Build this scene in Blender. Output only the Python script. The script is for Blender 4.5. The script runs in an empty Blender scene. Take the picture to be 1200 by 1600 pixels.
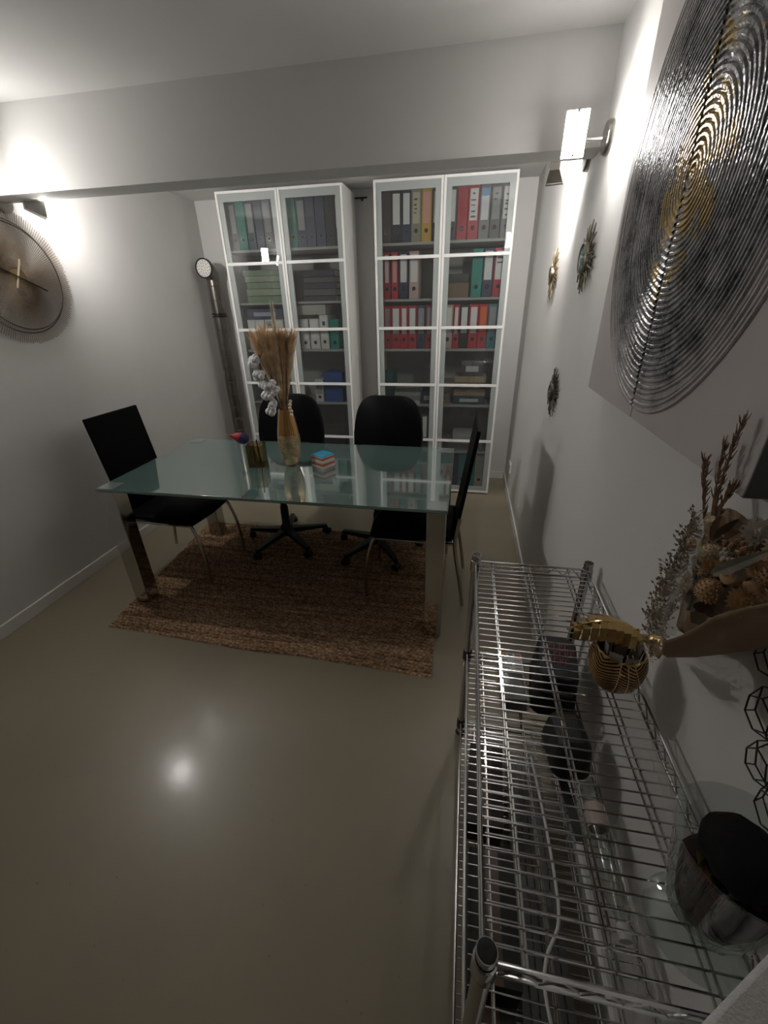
import bpy, bmesh, math, random
from mathutils import Vector, Matrix
R = math.radians
PI = math.pi
rnd = random.Random(7)
S = bpy.context.scene
COL = S.collection

# ------------------------------------------------------------------ camera
CAM_F, CAM_YAW, CAM_PITCH, CAM_ROLL, CAM_H = 648.16, -.1936, .4656, .0226, 1.5836
cd = bpy.data.cameras.new('camera')
cam = bpy.data.objects.new('camera', cd); COL.objects.link(cam)
fw = Vector((math.sin(CAM_YAW)*math.cos(CAM_PITCH), math.cos(CAM_YAW)*math.cos(CAM_PITCH), -math.sin(CAM_PITCH)))
rt = Vector((math.cos(CAM_YAW), -math.sin(CAM_YAW), 0))
dn = fw.cross(rt)
r2 = rt*math.cos(CAM_ROLL) + dn*math.sin(CAM_ROLL)
d2 = -rt*math.sin(CAM_ROLL) + dn*math.cos(CAM_ROLL)
mw = Matrix((r2, -d2, -fw)).transposed().to_4x4()
mw.translation = (0, 0, CAM_H)
cam.matrix_world = mw
cd.sensor_fit = 'VERTICAL'; cd.sensor_height = 24.0
cd.lens = CAM_F/1600*24.0
cd.clip_start = .01
S.camera = cam

# ------------------------------------------------------------------ world, view
w = bpy.data.worlds.new('world'); S.world = w; w.use_nodes = True
w.node_tree.nodes['Background'].inputs[0].default_value = (.5, .5, .5, 1)
w.node_tree.nodes['Background'].inputs[1].default_value = .0
S.view_settings.view_transform = 'Standard'; S.view_settings.look = 'None'
S.view_settings.gamma = 1; S.view_settings.use_curve_mapping = False
S.view_settings.exposure = 0.08
S.cycles.transparent_max_bounces = 24
LAMP = dict(front_right=115, front_left=235, rear_right=360, rear_left=360)   # emission of the four sconces' diffusers

# room dimensions (metres)
XL, XR, YB, YF, ZC = -2.381, .4433, 4.004, -4.0, 2.40
BY0, BY1, BZ = 2.075, 2.222, 2.081
YC = 3.582                                  # cabinet door plane

# ------------------------------------------------------------------ materials
MATS = {}
def mat(name, col=(.5,.5,.5), rough=.5, metal=0, spec=.5, coat=0, var=0, vscale=8, bump=0, bscale=60, stretch=(1,1,1), trans=0, emit=0, alpha=1, ior=1.45, sheen=0):
    if name in MATS: return MATS[name]
    m = bpy.data.materials.new(name); m.use_nodes = True
    nt = m.node_tree; b = nt.nodes['Principled BSDF']
    b.inputs['Base Color'].default_value = (*col, 1)
    b.inputs['Roughness'].default_value = rough
    b.inputs['Metallic'].default_value = metal
    b.inputs['Specular IOR Level'].default_value = spec
    b.inputs['Coat Weight'].default_value = coat
    b.inputs['Transmission Weight'].default_value = trans
    b.inputs['IOR'].default_value = ior
    b.inputs['Alpha'].default_value = alpha
    if sheen: b.inputs['Sheen Weight'].default_value = sheen
    if emit:
        b.inputs['Emission Color'].default_value = (*col, 1); b.inputs['Emission Strength'].default_value = emit
    if var or bump:
        tc = nt.nodes.new('ShaderNodeTexCoord'); mp = nt.nodes.new('ShaderNodeMapping')
        nt.links.new(tc.outputs['Object'], mp.inputs['Vector']); mp.inputs['Scale'].default_value = stretch
    if var:
        n = nt.nodes.new('ShaderNodeTexNoise'); n.inputs['Scale'].default_value = vscale; n.inputs['Detail'].default_value = 5
        nt.links.new(mp.outputs[0], n.inputs['Vector'])
        cr = nt.nodes.new('ShaderNodeValToRGB')
        cr.color_ramp.elements[0].position = .3; cr.color_ramp.elements[1].position = .7
        cr.color_ramp.elements[0].color = (*[max(0, c*(1-var)) for c in col], 1)
        cr.color_ramp.elements[1].color = (*[min(1, c*(1+var)) for c in col], 1)
        nt.links.new(n.outputs['Fac'], cr.inputs['Fac']); nt.links.new(cr.outputs[0], b.inputs['Base Color'])
    if bump:
        n2 = nt.nodes.new('ShaderNodeTexNoise'); n2.inputs['Scale'].default_value = bscale; n2.inputs['Detail'].default_value = 4
        nt.links.new(mp.outputs[0], n2.inputs['Vector'])
        bp = nt.nodes.new('ShaderNodeBump'); bp.inputs['Strength'].default_value = bump; bp.inputs['Distance'].default_value = .004
        nt.links.new(n2.outputs['Fac'], bp.inputs['Height']); nt.links.new(bp.outputs[0], b.inputs['Normal'])
    MATS[name] = m
    return m

def thin_glass(name, tint, gloss=1.0, rough=.02, ior=1.45, power=4.0, dust=0):
    m = bpy.data.materials.new(name); m.use_nodes = True; nt = m.node_tree
    nt.nodes.remove(nt.nodes['Principled BSDF'])
    o = nt.nodes['Material Output']
    t = nt.nodes.new('ShaderNodeBsdfTransparent'); t.inputs[0].default_value = (*tint, 1)
    g = nt.nodes.new('ShaderNodeBsdfGlossy'); g.inputs['Roughness'].default_value = rough
    g.inputs[0].default_value = (gloss, gloss, gloss, 1)
    # Schlick reflectance, the same from both sides of the sheet
    lw = nt.nodes.new('ShaderNodeLayerWeight'); lw.inputs['Blend'].default_value = .5
    pw = nt.nodes.new('ShaderNodeMath'); pw.operation = 'POWER'; pw.inputs[1].default_value = power
    nt.links.new(lw.outputs['Facing'], pw.inputs[0])
    f0 = ((ior-1)/(ior+1))**2
    mr = nt.nodes.new('ShaderNodeMapRange'); mr.inputs['To Min'].default_value = f0*1.8; mr.inputs['To Max'].default_value = .95
    nt.links.new(pw.outputs[0], mr.inputs['Value'])
    mx = nt.nodes.new('ShaderNodeMixShader')
    nt.links.new(mr.outputs[0], mx.inputs[0]); nt.links.new(t.outputs[0], mx.inputs[1]); nt.links.new(g.outputs[0], mx.inputs[2])
    out = mx.outputs[0]
    if dust:
        df = nt.nodes.new('ShaderNodeBsdfDiffuse'); df.inputs[0].default_value = (.7,.7,.7,1)
        m2 = nt.nodes.new('ShaderNodeMixShader'); m2.inputs[0].default_value = dust
        nt.links.new(out, m2.inputs[1]); nt.links.new(df.outputs[0], m2.inputs[2]); out = m2.outputs[0]
    nt.links.new(out, o.inputs['Surface'])
    MATS[name] = m
    return m

WALL = mat('wall_paint', (.70,.69,.675), .55, spec=.3, var=.02, vscale=3, bump=.08, bscale=140)
CEIL = mat('ceiling_paint', (.68,.675,.66), .7, spec=.2, var=.02, vscale=2, bump=.06, bscale=120)
WHITE = mat('white_lacquer', (.86,.855,.835), .35, spec=.4, var=.01, vscale=5)
TRIM = mat('white_trim', (.78,.77,.74), .4, var=.02, vscale=6)
CHROME = mat('chrome', (.82,.82,.83), .06, metal=1, var=.01, vscale=40)
CHROME_WIRE = mat('chrome_wire', (.60,.60,.60), .12, metal=1, var=.03, vscale=90)
STEEL = mat('brushed_steel', (.45,.43,.40), .28, metal=1, var=.1, vscale=20, bump=.05, bscale=80)
BLACK_P = mat('black_plastic', (.012,.012,.013), .4, var=.1, vscale=30, bump=.03, bscale=200)
LEATHER = mat('black_leather', (.0035,.0035,.004), .5, spec=.10, var=.15, vscale=25, bump=.12, bscale=260)
BRASS = mat('aged_gold', (.62,.44,.20), .28, metal=1, var=.15, vscale=30)
GLASS_DOOR = thin_glass('smoky_door_glass', (.66,.68,.675), 1.0, .015, dust=.045)
CLEAR = thin_glass('clear_glass', (.84,.89,.875), 1.0, .03, 1.5, 2.6)
CELLO = thin_glass('cellophane', (.90,.90,.885), 1.0, .10, 1.5, 3.0)
AMBER = thin_glass('amber_acrylic', (.74,.64,.46), .9, .06, 1.45)
BOTTLE = thin_glass('clear_bottle_plastic', (.75,.77,.74), 1.0, .1, 1.5)

# floor: poured beige resin, glossy, with dark flecks
def floor_mat():
    m = bpy.data.materials.new('resin_floor'); m.use_nodes = True; nt = m.node_tree; b = nt.nodes['Principled BSDF']
    L = nt.links.new
    tc = nt.nodes.new('ShaderNodeTexCoord')
    n1 = nt.nodes.new('ShaderNodeTexNoise'); n1.inputs['Scale'].default_value = 1.6; n1.inputs['Detail'].default_value = 6
    L(tc.outputs['Object'], n1.inputs['Vector'])
    c1 = nt.nodes.new('ShaderNodeValToRGB'); e = c1.color_ramp.elements
    e[0].position = .3; e[0].color = (.26,.222,.155,1); e[1].position = .75; e[1].color = (.315,.27,.19,1)
    L(n1.outputs['Fac'], c1.inputs['Fac'])
    v = nt.nodes.new('ShaderNodeTexVoronoi'); v.inputs['Scale'].default_value = 22; v.inputs['Randomness'].default_value = 1
    L(tc.outputs['Object'], v.inputs['Vector'])
    n2 = nt.nodes.new('ShaderNodeTexNoise'); n2.inputs['Scale'].default_value = 9; L(tc.outputs['Object'], n2.inputs['Vector'])
    mth = nt.nodes.new('ShaderNodeMath'); mth.operation = 'MULTIPLY'; mth.inputs[1].default_value = .16
    L(n2.outputs['Fac'], mth.inputs[0])
    lt = nt.nodes.new('ShaderNodeMath'); lt.operation = 'LESS_THAN'
    sub = nt.nodes.new('ShaderNodeMath'); sub.operation = 'SUBTRACT'; sub.inputs[1].default_value = .035
    L(mth.outputs[0], sub.inputs[0])
    L(v.outputs['Distance'], lt.inputs[0]); L(sub.outputs[0], lt.inputs[1])
    mx = nt.nodes.new('ShaderNodeMixRGB'); L(lt.outputs[0], mx.inputs[0]); L(c1.outputs[0], mx.inputs[1]); mx.inputs[2].default_value = (.20,.17,.13,1)
    L(mx.outputs[0], b.inputs['Base Color'])
    b.inputs['Roughness'].default_value = .38; b.inputs['Specular IOR Level'].default_value = .45
    b.inputs['Coat Weight'].default_value = .35; b.inputs['Coat Roughness'].default_value = .17
    n3 = nt.nodes.new('ShaderNodeTexNoise'); n3.inputs['Scale'].default_value = 14; n3.inputs['Detail'].default_value = 3
    L(tc.outputs['Object'], n3.inputs['Vector'])
    bp = nt.nodes.new('ShaderNodeBump'); bp.inputs['Strength'].default_value = .05; bp.inputs['Distance'].default_value = .01
    L(n3.outputs['Fac'], bp.inputs['Height']); L(bp.outputs[0], b.inputs['Normal']); L(bp.outputs[0], b.inputs['Coat Normal'])
    MATS['resin_floor'] = m
    return m
FLOOR = floor_mat()

# ------------------------------------------------------------------ mesh builder
class MB:
    def __init__(s): s.v = []; s.f = []
    def box(s, x0, x1, y0, y1, z0, z1, M=None):
        b = len(s.v)
        p = [(x0,y0,z0),(x1,y0,z0),(x1,y1,z0),(x0,y1,z0),(x0,y0,z1),(x1,y0,z1),(x1,y1,z1),(x0,y1,z1)]
        s.v += [tuple(M @ Vector(q)) if M else q for q in p]
        s.f += [tuple(b+i for i in q) for q in ((0,3,2,1),(4,5,6,7),(0,1,5,4),(1,2,6,5),(2,3,7,6),(3,0,4,7))]
        return s
    def quad(s, a, b, c, d):
        n = len(s.v); s.v += [tuple(a), tuple(b), tuple(c), tuple(d)]; s.f.append((n, n+1, n+2, n+3)); return s
    def tri(s, a, b, c):
        n = len(s.v); s.v += [tuple(a), tuple(b), tuple(c)]; s.f.append((n, n+1, n+2)); return s
    def tube(s, pts, r, n=8, closed=False, cap=True):
        pts = [Vector(p) for p in pts]; N = len(pts)
        rs = r if isinstance(r, (list, tuple)) else [r]*N
        b = len(s.v); nrm = None
        for i, p in enumerate(pts):
            if closed: t = pts[(i+1) % N] - pts[i-1]
            else: t = pts[min(i+1, N-1)] - pts[max(i-1, 0)]
            if t.length < 1e-9: t = Vector((0,0,1))
            t.normalize()
            if nrm is None:
                a = Vector((0,0,1)) if abs(t.z) < .9 else Vector((1,0,0))
                nrm = t.cross(a).normalized()
            else:
                nrm = (nrm - t*nrm.dot(t))
                nrm = nrm.normalized() if nrm.length > 1e-6 else t.orthogonal().normalized()
            bi = t.cross(nrm)
            for k in range(n):
                an = 2*PI*k/n
                s.v.append(tuple(p + (nrm*math.cos(an) + bi*math.sin(an))*rs[i]))
        for i in range(N if closed else N-1):
            j = (i+1) % N
            for k in range(n):
                k2 = (k+1) % n
                s.f.append((b+i*n+k, b+i*n+k2, b+j*n+k2, b+j*n+k))
        if cap and not closed:
            s.f.append(tuple(b+k for k in reversed(range(n)))); s.f.append(tuple(b+(N-1)*n+k for k in range(n)))
        return s
    def lathe(s, prof, n=24, c=(0,0,0), axis='z', cap0=True, cap1=True, ripple=None):
        b = len(s.v); c = Vector(c)
        for i, (r, z) in enumerate(prof):
            for k in range(n):
                a = 2*PI*k/n; rr = r*(ripple(a, i) if ripple else 1)
                x, y = rr*math.cos(a), rr*math.sin(a)
                q = {'z': (x, y, z), 'y': (x, z, -y), 'x': (z, x, y)}[axis]
                s.v.append(tuple(c + Vector(q)))
        for i in range(len(prof)-1):
            for k in range(n):
                k2 = (k+1) % n
                s.f.append((b+i*n+k, b+i*n+k2, b+(i+1)*n+k2, b+(i+1)*n+k))
        if cap0: s.f.append(tuple(b+k for k in reversed(range(n))))
        if cap1: s.f.append(tuple(b+(len(prof)-1)*n+k for k in range(n)))
        return s
    def ball(s, c, r, n=8, m=6, sq=(1,1,1)):
        pr = []
        for i in range(m+1):
            a = -PI/2 + PI*i/m
            pr.append((max(.0005, r*math.cos(a)), r*math.sin(a)))
        b = len(s.v); s.lathe(pr, n)
        for i in range(b, len(s.v)):
            p = s.v[i]; s.v[i] = (c[0]+p[0]*sq[0], c[1]+p[1]*sq[1], c[2]+p[2]*sq[2])
        return s
    def prism(s, poly, z0, z1, M=None):
        b = len(s.v); n = len(poly)
        P = [(x, y, z0) for x, y in poly] + [(x, y, z1) for x, y in poly]
        s.v += [tuple(M @ Vector(q)) if M else q for q in P]
        s.f.append(tuple(b+i for i in reversed(range(n)))); s.f.append(tuple(b+n+i for i in range(n)))
        for i in range(n):
            j = (i+1) % n; s.f.append((b+i, b+j, b+n+j, b+n+i))
        return s
    def mesh(s, name, m, smooth=False):
        me = bpy.data.meshes.new(name); me.from_pydata(s.v, [], s.f); me.materials.append(m)
        bm = bmesh.new(); bm.from_mesh(me); bmesh.ops.recalc_face_normals(bm, faces=bm.faces); bm.to_mesh(me); bm.free()
        if smooth:
            me.polygons.foreach_set('use_smooth', [True]*len(me.polygons)); me.set_sharp_from_angle(angle=R(40))
        me.update(); return me
    def build(s, name, m, parent=None, smooth=False, bevel=0, seg=2, sub=0):
        o = bpy.data.objects.new(name, s.mesh(name, m, smooth or bevel > 0)); COL.objects.link(o)
        if parent: o.parent = parent
        if bevel:
            md = o.modifiers.new('bevel', 'BEVEL'); md.width = bevel; md.segments = seg; md.limit_method = 'ANGLE'; md.angle_limit = R(40)
        if sub:
            md = o.modifiers.new('sub', 'SUBSURF'); md.levels = sub; md.render_levels = sub
        return o

def obj(name, mesh, parent=None, loc=(0,0,0), rot=(0,0,0)):
    o = bpy.data.objects.new(name, mesh); COL.objects.link(o); o.parent = parent
    o.location = loc; o.rotation_euler = rot; return o
def tag(o, label=None, cat=None, group=None, kind=None):
    if label: o['label'] = label
    if cat: o['category'] = cat
    if group: o['group'] = group
    if kind: o['kind'] = kind
    return o
def thing(name, label, cat, loc=(0,0,0), rz=0, group=None, rot=None):
    o = bpy.data.objects.new(name, None); COL.objects.link(o)
    o.location = loc; o.rotation_euler = rot or (0, 0, rz); o.empty_display_size = .05
    return tag(o, label, cat, group)
def copy_tree(o, parent=None):
    c = o.copy(); COL.objects.link(c); c.parent = parent
    for ch in list(o.children): copy_tree(ch, c)
    return c
def struct(name, mb, m, parent=None, **k):
    o = mb.build(name, m, parent, **k); o['kind'] = 'structure'; return o

# ------------------------------------------------------------------ the room
T = .12
struct('floor', MB().box(XL-T, XR+T, YF-T, YB+T, -.1, 0), FLOOR)
struct('ceiling', MB().box(XL-T, XR+T, YF-T, YB+T, ZC, ZC+.1), CEIL)
struct('wall_left', MB().box(XL-T, XL, YF-T, YB+T, 0, ZC), WALL)
struct('wall_right', MB().box(XR, XR+T, YF-T, YB+T, 0, ZC), WALL)
struct('wall_back', MB().box(XL, XR, YB, YB+T, 0, ZC), WALL)
struct('wall_front', MB().box(XL, XR, YF-T, YF, 0, ZC), WALL)
bmo = struct('ceiling_beam', MB().box(XL, XR, BY0, BY1, BZ, ZC), CEIL)
bmo['label'] = 'deep white ceiling beam crossing the room in front of the cabinets'
BH, BT = .073, .012
struct('baseboard_left', MB().box(XL, XL+BT, YF, YB, 0, BH), TRIM, bevel=.003)
struct('baseboard_right', MB().box(XR-BT, XR, YF, YB, 0, BH), TRIM, bevel=.003)
struct('baseboard_back', MB().box(XL+BT, XR-BT, YB-BT, YB, 0, BH), TRIM, bevel=.003)

# ------------------------------------------------------------------ wall sconces (the lights of the room)
def emitter(name, strength):
    m = bpy.data.materials.new(name); m.use_nodes = True; nt = m.node_tree
    nt.nodes.remove(nt.nodes['Principled BSDF'])
    e = nt.nodes.new('ShaderNodeEmission'); e.inputs[0].default_value = (1, .965, .92, 1); e.inputs[1].default_value = strength
    nt.links.new(e.outputs[0], nt.nodes['Material Output'].inputs['Surface'])
    return m
def sconce(wall_x, y, z, side, ang, tilt, strength, label, arm=.13, proud=.010):
    """side: +1 mounted on the right wall; ang: heading of the lit face (0 = +y, pi = -y, + turns towards +x); tilt down > 0"""
    t = thing('wall_sconce', label, 'wall light', (wall_x, y, z), 0, 'adjustable wall sconces beside the ceiling beam')
    MB().lathe([(.05,0),(.05,-.012*side),(.046,-.018*side)], 28, axis='x').build('mount_plate', STEEL, t, smooth=True)
    ax = -arm*side
    MB().tube([(-.012*side,0,0),(ax,0,0)], .006, 10).build('arm', CHROME, t, smooth=True)
    MB().ball((ax, 0, 0), .011, 10, 8).build('swivel_joint', CHROME, t, smooth=True)
    h = bpy.data.objects.new('lamp_head', None); COL.objects.link(h); h.parent = t; h.location = (ax, 0, 0)
    h.rotation_euler = Matrix.Rotation(-ang, 3, 'Z').to_euler()
    h.rotation_euler = (Matrix.Rotation(-ang, 3, 'Z') @ Matrix.Rotation(-tilt, 3, 'X')).to_euler()
    # local: lit face towards +y
    hw, hh, b0, b1 = .037, .063, .0, .085
    m = MB()
    P0 = [(-.02,b0,-.035),(.02,b0,-.035),(.02,b0,.035),(-.02,b0,.035)]
    P1 = [(-hw,b1,-hh),(hw,b1,-hh),(hw,b1,hh),(-hw,b1,hh)]
    P2 = [(-hw+.003,b1,-hh+.003),(hw-.003,b1,-hh+.003),(hw-.003,b1,hh-.003),(-hw+.003,b1,hh-.003)]
    P3 = [(x,b1-.012,zz) for x,_,zz in P2]
    m.v = P0+P1+P2+P3
    m.f = [(0,1,2,3)]
    for a in (0, 4, 8):
        for i in range(4): j = (i+1) % 4; m.f.append((a+i, a+j, a+4+j, a+4+i))
    m.build('housing', STEEL, h)
    MB().box(-hw+.0032, hw-.0032, b1-.010, b1+proud, -hh+.0032, hh-.0032).build('diffuser', emitter('lit_diffuser', strength), h)
    for zz in (-hh+.006, hh-.006):
        MB().box(-.004, .004, b1+proud+.0001, b1+proud+.0025, zz-.004, zz+.004).build('clip', STEEL, h)
    return t
sconce(XR, 1.995, 2.085, 1, PI+.02, .06, LAMP['front_right'], 'lit wall sconce on right wall in front of the beam beside the painting')
sconce(XR, 2.30, 2.105, 1, .22, .12, LAMP['rear_right'], 'wall sconce on right wall seen from behind beyond the beam', proud=.004)
sconce(XL, 2.20, 2.085, -1, .62, .10, LAMP['rear_left'], 'wall sconce on left wall beneath the beam above the round ornament', proud=.005)
sconce(XL, 1.89, 2.09, -1, PI/2+.25, .22, LAMP['front_left'], 'wall sconce on left wall just before the beam at the picture edge', .065, .008)

# ------------------------------------------------------------------ glass-door cabinets
SHELF_Z = [.39, .80, 1.246, 1.612, 1.985]
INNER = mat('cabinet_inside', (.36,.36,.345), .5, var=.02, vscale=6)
def cabinet(x0, label):
    W, D, H = 1.0, .36, 2.363
    t = thing('glass_door_cabinet', label, 'cabinet', (x0, YC, 0))
    p = .018; yf = .022
    MB().box(0, p, yf, D, .0, H).build('side_panel', WHITE, t, bevel=.001)
    MB().box(W-p, W, yf, D, .0, H).build('side_panel', WHITE, t, bevel=.001)
    MB().box(p, W-p, yf, D, H-p, H).build('top_panel', WHITE, t)
    MB().box(p, W-p, yf, D, .03, .05).build('bottom_panel', WHITE, t)
    MB().box(p, W-p, yf+.02, yf+.035, 0, .03).build('plinth', WHITE, t)
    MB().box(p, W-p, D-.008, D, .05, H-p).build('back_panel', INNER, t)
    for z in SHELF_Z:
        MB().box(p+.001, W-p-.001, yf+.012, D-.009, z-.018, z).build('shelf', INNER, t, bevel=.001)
    zb, zt = .012, H-.001
    bars = [.495, .967, 1.404, 1.888]
    fwid = .056
    for k in range(2):
        a = k*.5 + .0015; b = a + .497
        m = MB()
        m.box(a, a+fwid, .008, .02, zb, zt).box(b-fwid, b, .008, .02, zb, zt)
        m.box(a+fwid, b-fwid, .008, .02, zt-fwid-.01, zt).box(a+fwid, b-fwid, .008, .02, zb, zb+fwid)
        d = m.build('door', mat('door_frame_grey', (.84,.86,.85), .4, var=.01), t)
        l = .017
        MB().box(a, a+l, 0, .012, zb, zt).box(b-l, b, 0, .012, zb, zt).box(a+l, b-l, 0, .012, zt-l, zt).box(a+l, b-l, 0, .012, zb, zb+l).build('edge_moulding', WHITE, d, bevel=.0015)
        zs = [zb+l] + bars + [zt-l]
        for i, z in enumerate(bars):
            MB().box(a+l, b-l, .001, .018, z-.011, z+.011).build('glazing_bar', WHITE, d, bevel=.0015)
        for i in range(5):
            e = .011
            MB().quad((a+l,.006,zs[i]+(e if i else 0)), (b-l,.006,zs[i]+(e if i else 0)), (b-l,.006,zs[i+1]-(e if i < 4 else 0)), (a+l,.006,zs[i+1]-(e if i < 4 else 0))).build('pane', GLASS_DOOR, d)
    return t
XCL, XCR = -1.9547, -.7294
cabinet(XCL, 'tall white glass-door cabinet nearer the left wall, beside the steel pipe')
cabinet(XCR, 'tall white glass-door cabinet nearer the right wall, full of red binders')

# binders ----------------------------------------------------------
BC = dict(red=(.42,.02,.035), darkred=(.30,.015,.03), navy=(.028,.040,.085), black=(.012,.013,.015), teal=(.0,.22,.17), grey=(.16,.165,.17), darkgrey=(.07,.075,.08),
          beige=(.42,.36,.30), pinkbeige=(.50,.38,.33), yellow=(.55,.33,.03), olive=(.26,.25,.17), brown=(.06,.035,.032), white=(.62,.61,.58), blue=(.02,.09,.30), petrol=(.05,.20,.22), purple=(.06,.04,.09))
LC = dict(white=(.74,.74,.72), pink=(.68,.34,.28), cream=(.55,.50,.36), grey=(.30,.31,.31), orange=(.75,.16,.035), redlab=(.42,.02,.035), sky=(.70,.72,.76))
WORD = dict(darkred='dark red', darkgrey='dark grey', pinkbeige='pale pink', redlab='red', sky='white-blue')
ORD = ['first','second','third','fourth','fifth','sixth','seventh','eighth']
SHN = {5:'top', 4:'second', 3:'third', 2:'fourth', 1:'fifth', 0:'lowest'}
ring_mesh = MB().tube([(.0135*math.cos(2*PI*k/14), 0, .0135*math.sin(2*PI*k/14)) for k in range(14)], .0022, 5, closed=True).mesh('finger_ring', CHROME, True)
hole_mesh = MB().lathe([(.012,0),(.012,-.0008)], 14, axis='y').mesh('finger_hole', mat('hole_dark', (.01,.01,.01), .8))
def vx(w): return MATS[w]
def binder(x, y, z, wdt, ht, col, lab, label, group, square=False, lean=0, text=0):
    t = thing('binder', label, 'binder', (x+wdt/2, y, z), 0, group, rot=(0, lean, 0))
    cm = mat('binder_'+col, BC[col], .45, var=.08, vscale=12)
    MB().box(-wdt/2+.001, wdt/2-.001, 0, .255, 0, ht).build('cover', cm, t, bevel=.003)
    if lab:
        l = MB().box(-wdt/2+.012, wdt/2-.012, -.0012, 0, ht*.36, ht*.94).build('spine_label', mat('spine_'+lab, LC[lab], .6, var=.03, vscale=40), t)
        if lab == 'sky':
            MB().box(-wdt/2+.012, wdt/2-.012, -.002, -.0012, ht*.80, ht*.94).build('label_header', mat('label_blue', (.16,.36,.62), .6), l)
        r2_ = random.Random(int(abs(x)*1000))
        if text:
            m = MB(); zz = ht*.90
            for k in range(text):
                ww = (wdt/2-.018)*(.5+.5*r2_.random()); hh = .008+.01*r2_.random(); zz -= hh+.006+.02*r2_.random()
                m.box(-ww, ww*r2_.random(), -.0019, -.0012, zz, zz+hh*.7)
                if zz < ht*.46: break
            m.build('print', mat('spine_ink', (.06,.06,.07), .7), l)
    obj('finger_ring', ring_mesh, t, (0, -.001, ht*.22)); obj('finger_hole', hole_mesh, t, (0, -.0005, ht*.22))
    if square:
        MB().box(-.012, .012, -.002, -.0012, ht*.70, ht*.82).build('stamp', mat('spine_ink', (.06,.06,.07), .7), t)
    return t
def row(cab, sh, side, items, x, ht=.318, y=YC+.05, step=None, gap=.0):
    z = ([.05]+SHELF_Z)[sh] + .0005
    cw = 'left' if cab == 'L' else 'right'; sd = side
    n = len(items)
    for i, it in enumerate(items):
        col, lab, wdt = it[0], it[1], it[2]
        h = it[3] if len(it) > 3 else ht
        tx = it[4] if len(it) > 4 else 0
        c = WORD.get(col, col); l = WORD.get(lab, lab)
        desc = f"{c} binder" + (f" with {l} spine label" if lab else " with plain spine")
        lab_s = f"{desc}, {ORD[i]} in the {SHN[sh]} row, {cw} cabinet's {sd} door"
        binder(x, y + rnd.uniform(0, .012), z, wdt, h, col, lab, lab_s, f"binders in the {cw} cabinet", square=(len(it) > 5), text=tx)
        x += wdt + .001 + gap
# right cabinet
X0 = XCR
row('R', 5, 'left', [('brown',None,.075),('black','white',.075),('navy','white',.07),('olive','cream',.072,.318,4),('yellow','pink',.075),('black','white',.06)], X0+.045)
row('R', 5, 'right', [('darkgrey','white',.06),('red','redlab',.075),('red','white',.078,.318,9),('grey','sky',.075,.318,1),('darkgrey','grey',.075,.318,2),('grey','white',.078,.318,5)], X0+.535)
row('R', 4, 'left', [('red','white',.052),('red','pink',.055),('navy','white',.072),('pinkbeige','white',.075)], X0+.055, gap=.006)
row('R', 4, 'right', [('teal',None,.08),('navy','white',.078),('red','white',.085,.318,2)], X0+.725)
row('R', 3, 'left', [('red','grey',.06),('red','white',.075),('red','white',.06),('red','white',.07),('navy','grey',.07),('darkred','grey',.06)], X0+.05)
row('R', 3, 'right', [('pinkbeige','white',.075),('red','white',.05),('black','white',.07),('red','white',.072),('red','orange',.07),('petrol','grey',.07)], X0+.53)
row('R', 1, 'left', [('darkgrey','grey',.07),('grey','white',.06),('darkgrey','white',.06),('darkgrey','grey',.06)], X0+.24)
row('R', 0, 'right', [('navy',None,.075),('petrol',None,.075),('teal',None,.075),('beige','grey',.08)], X0+.64)
row('R', 0, 'left', [('navy',None,.075),('grey','white',.075),('petrol',None,.075),('navy','white',.075)], X0+.12)
# left cabinet
X0 = XCL
row('L', 5, 'left', [('darkgrey','grey',.06),('teal',None,.075),('navy','grey',.07),('navy',None,.07),('grey','grey',.07),('purple',None,.06)], X0+.06)
row('L', 5, 'right', [('teal',None,.07),('navy','grey',.075),('navy',None,.075),('navy',None,.075),('black',None,.075),('brown','white',.05)], X0+.54)
row('L', 3, 'left', [('white','white',.075,.235),('white','white',.085,.235),('white','grey',.085,.235,2),('white','white',.08,.235)], X0+.08)
row('L', 3, 'right', [('white','white',.075,.235),('white','white',.085,.235),('white','white',.075,.262,0,1),('teal',None,.08,.23)], X0+.555, gap=.006)
row('L', 2, 'right', [('white','grey',.075,.19)], X0+.64)
row('L', 2, 'right end', [('darkred',None,.06,.30)], X0+.91, y=YC+.08)

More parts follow.
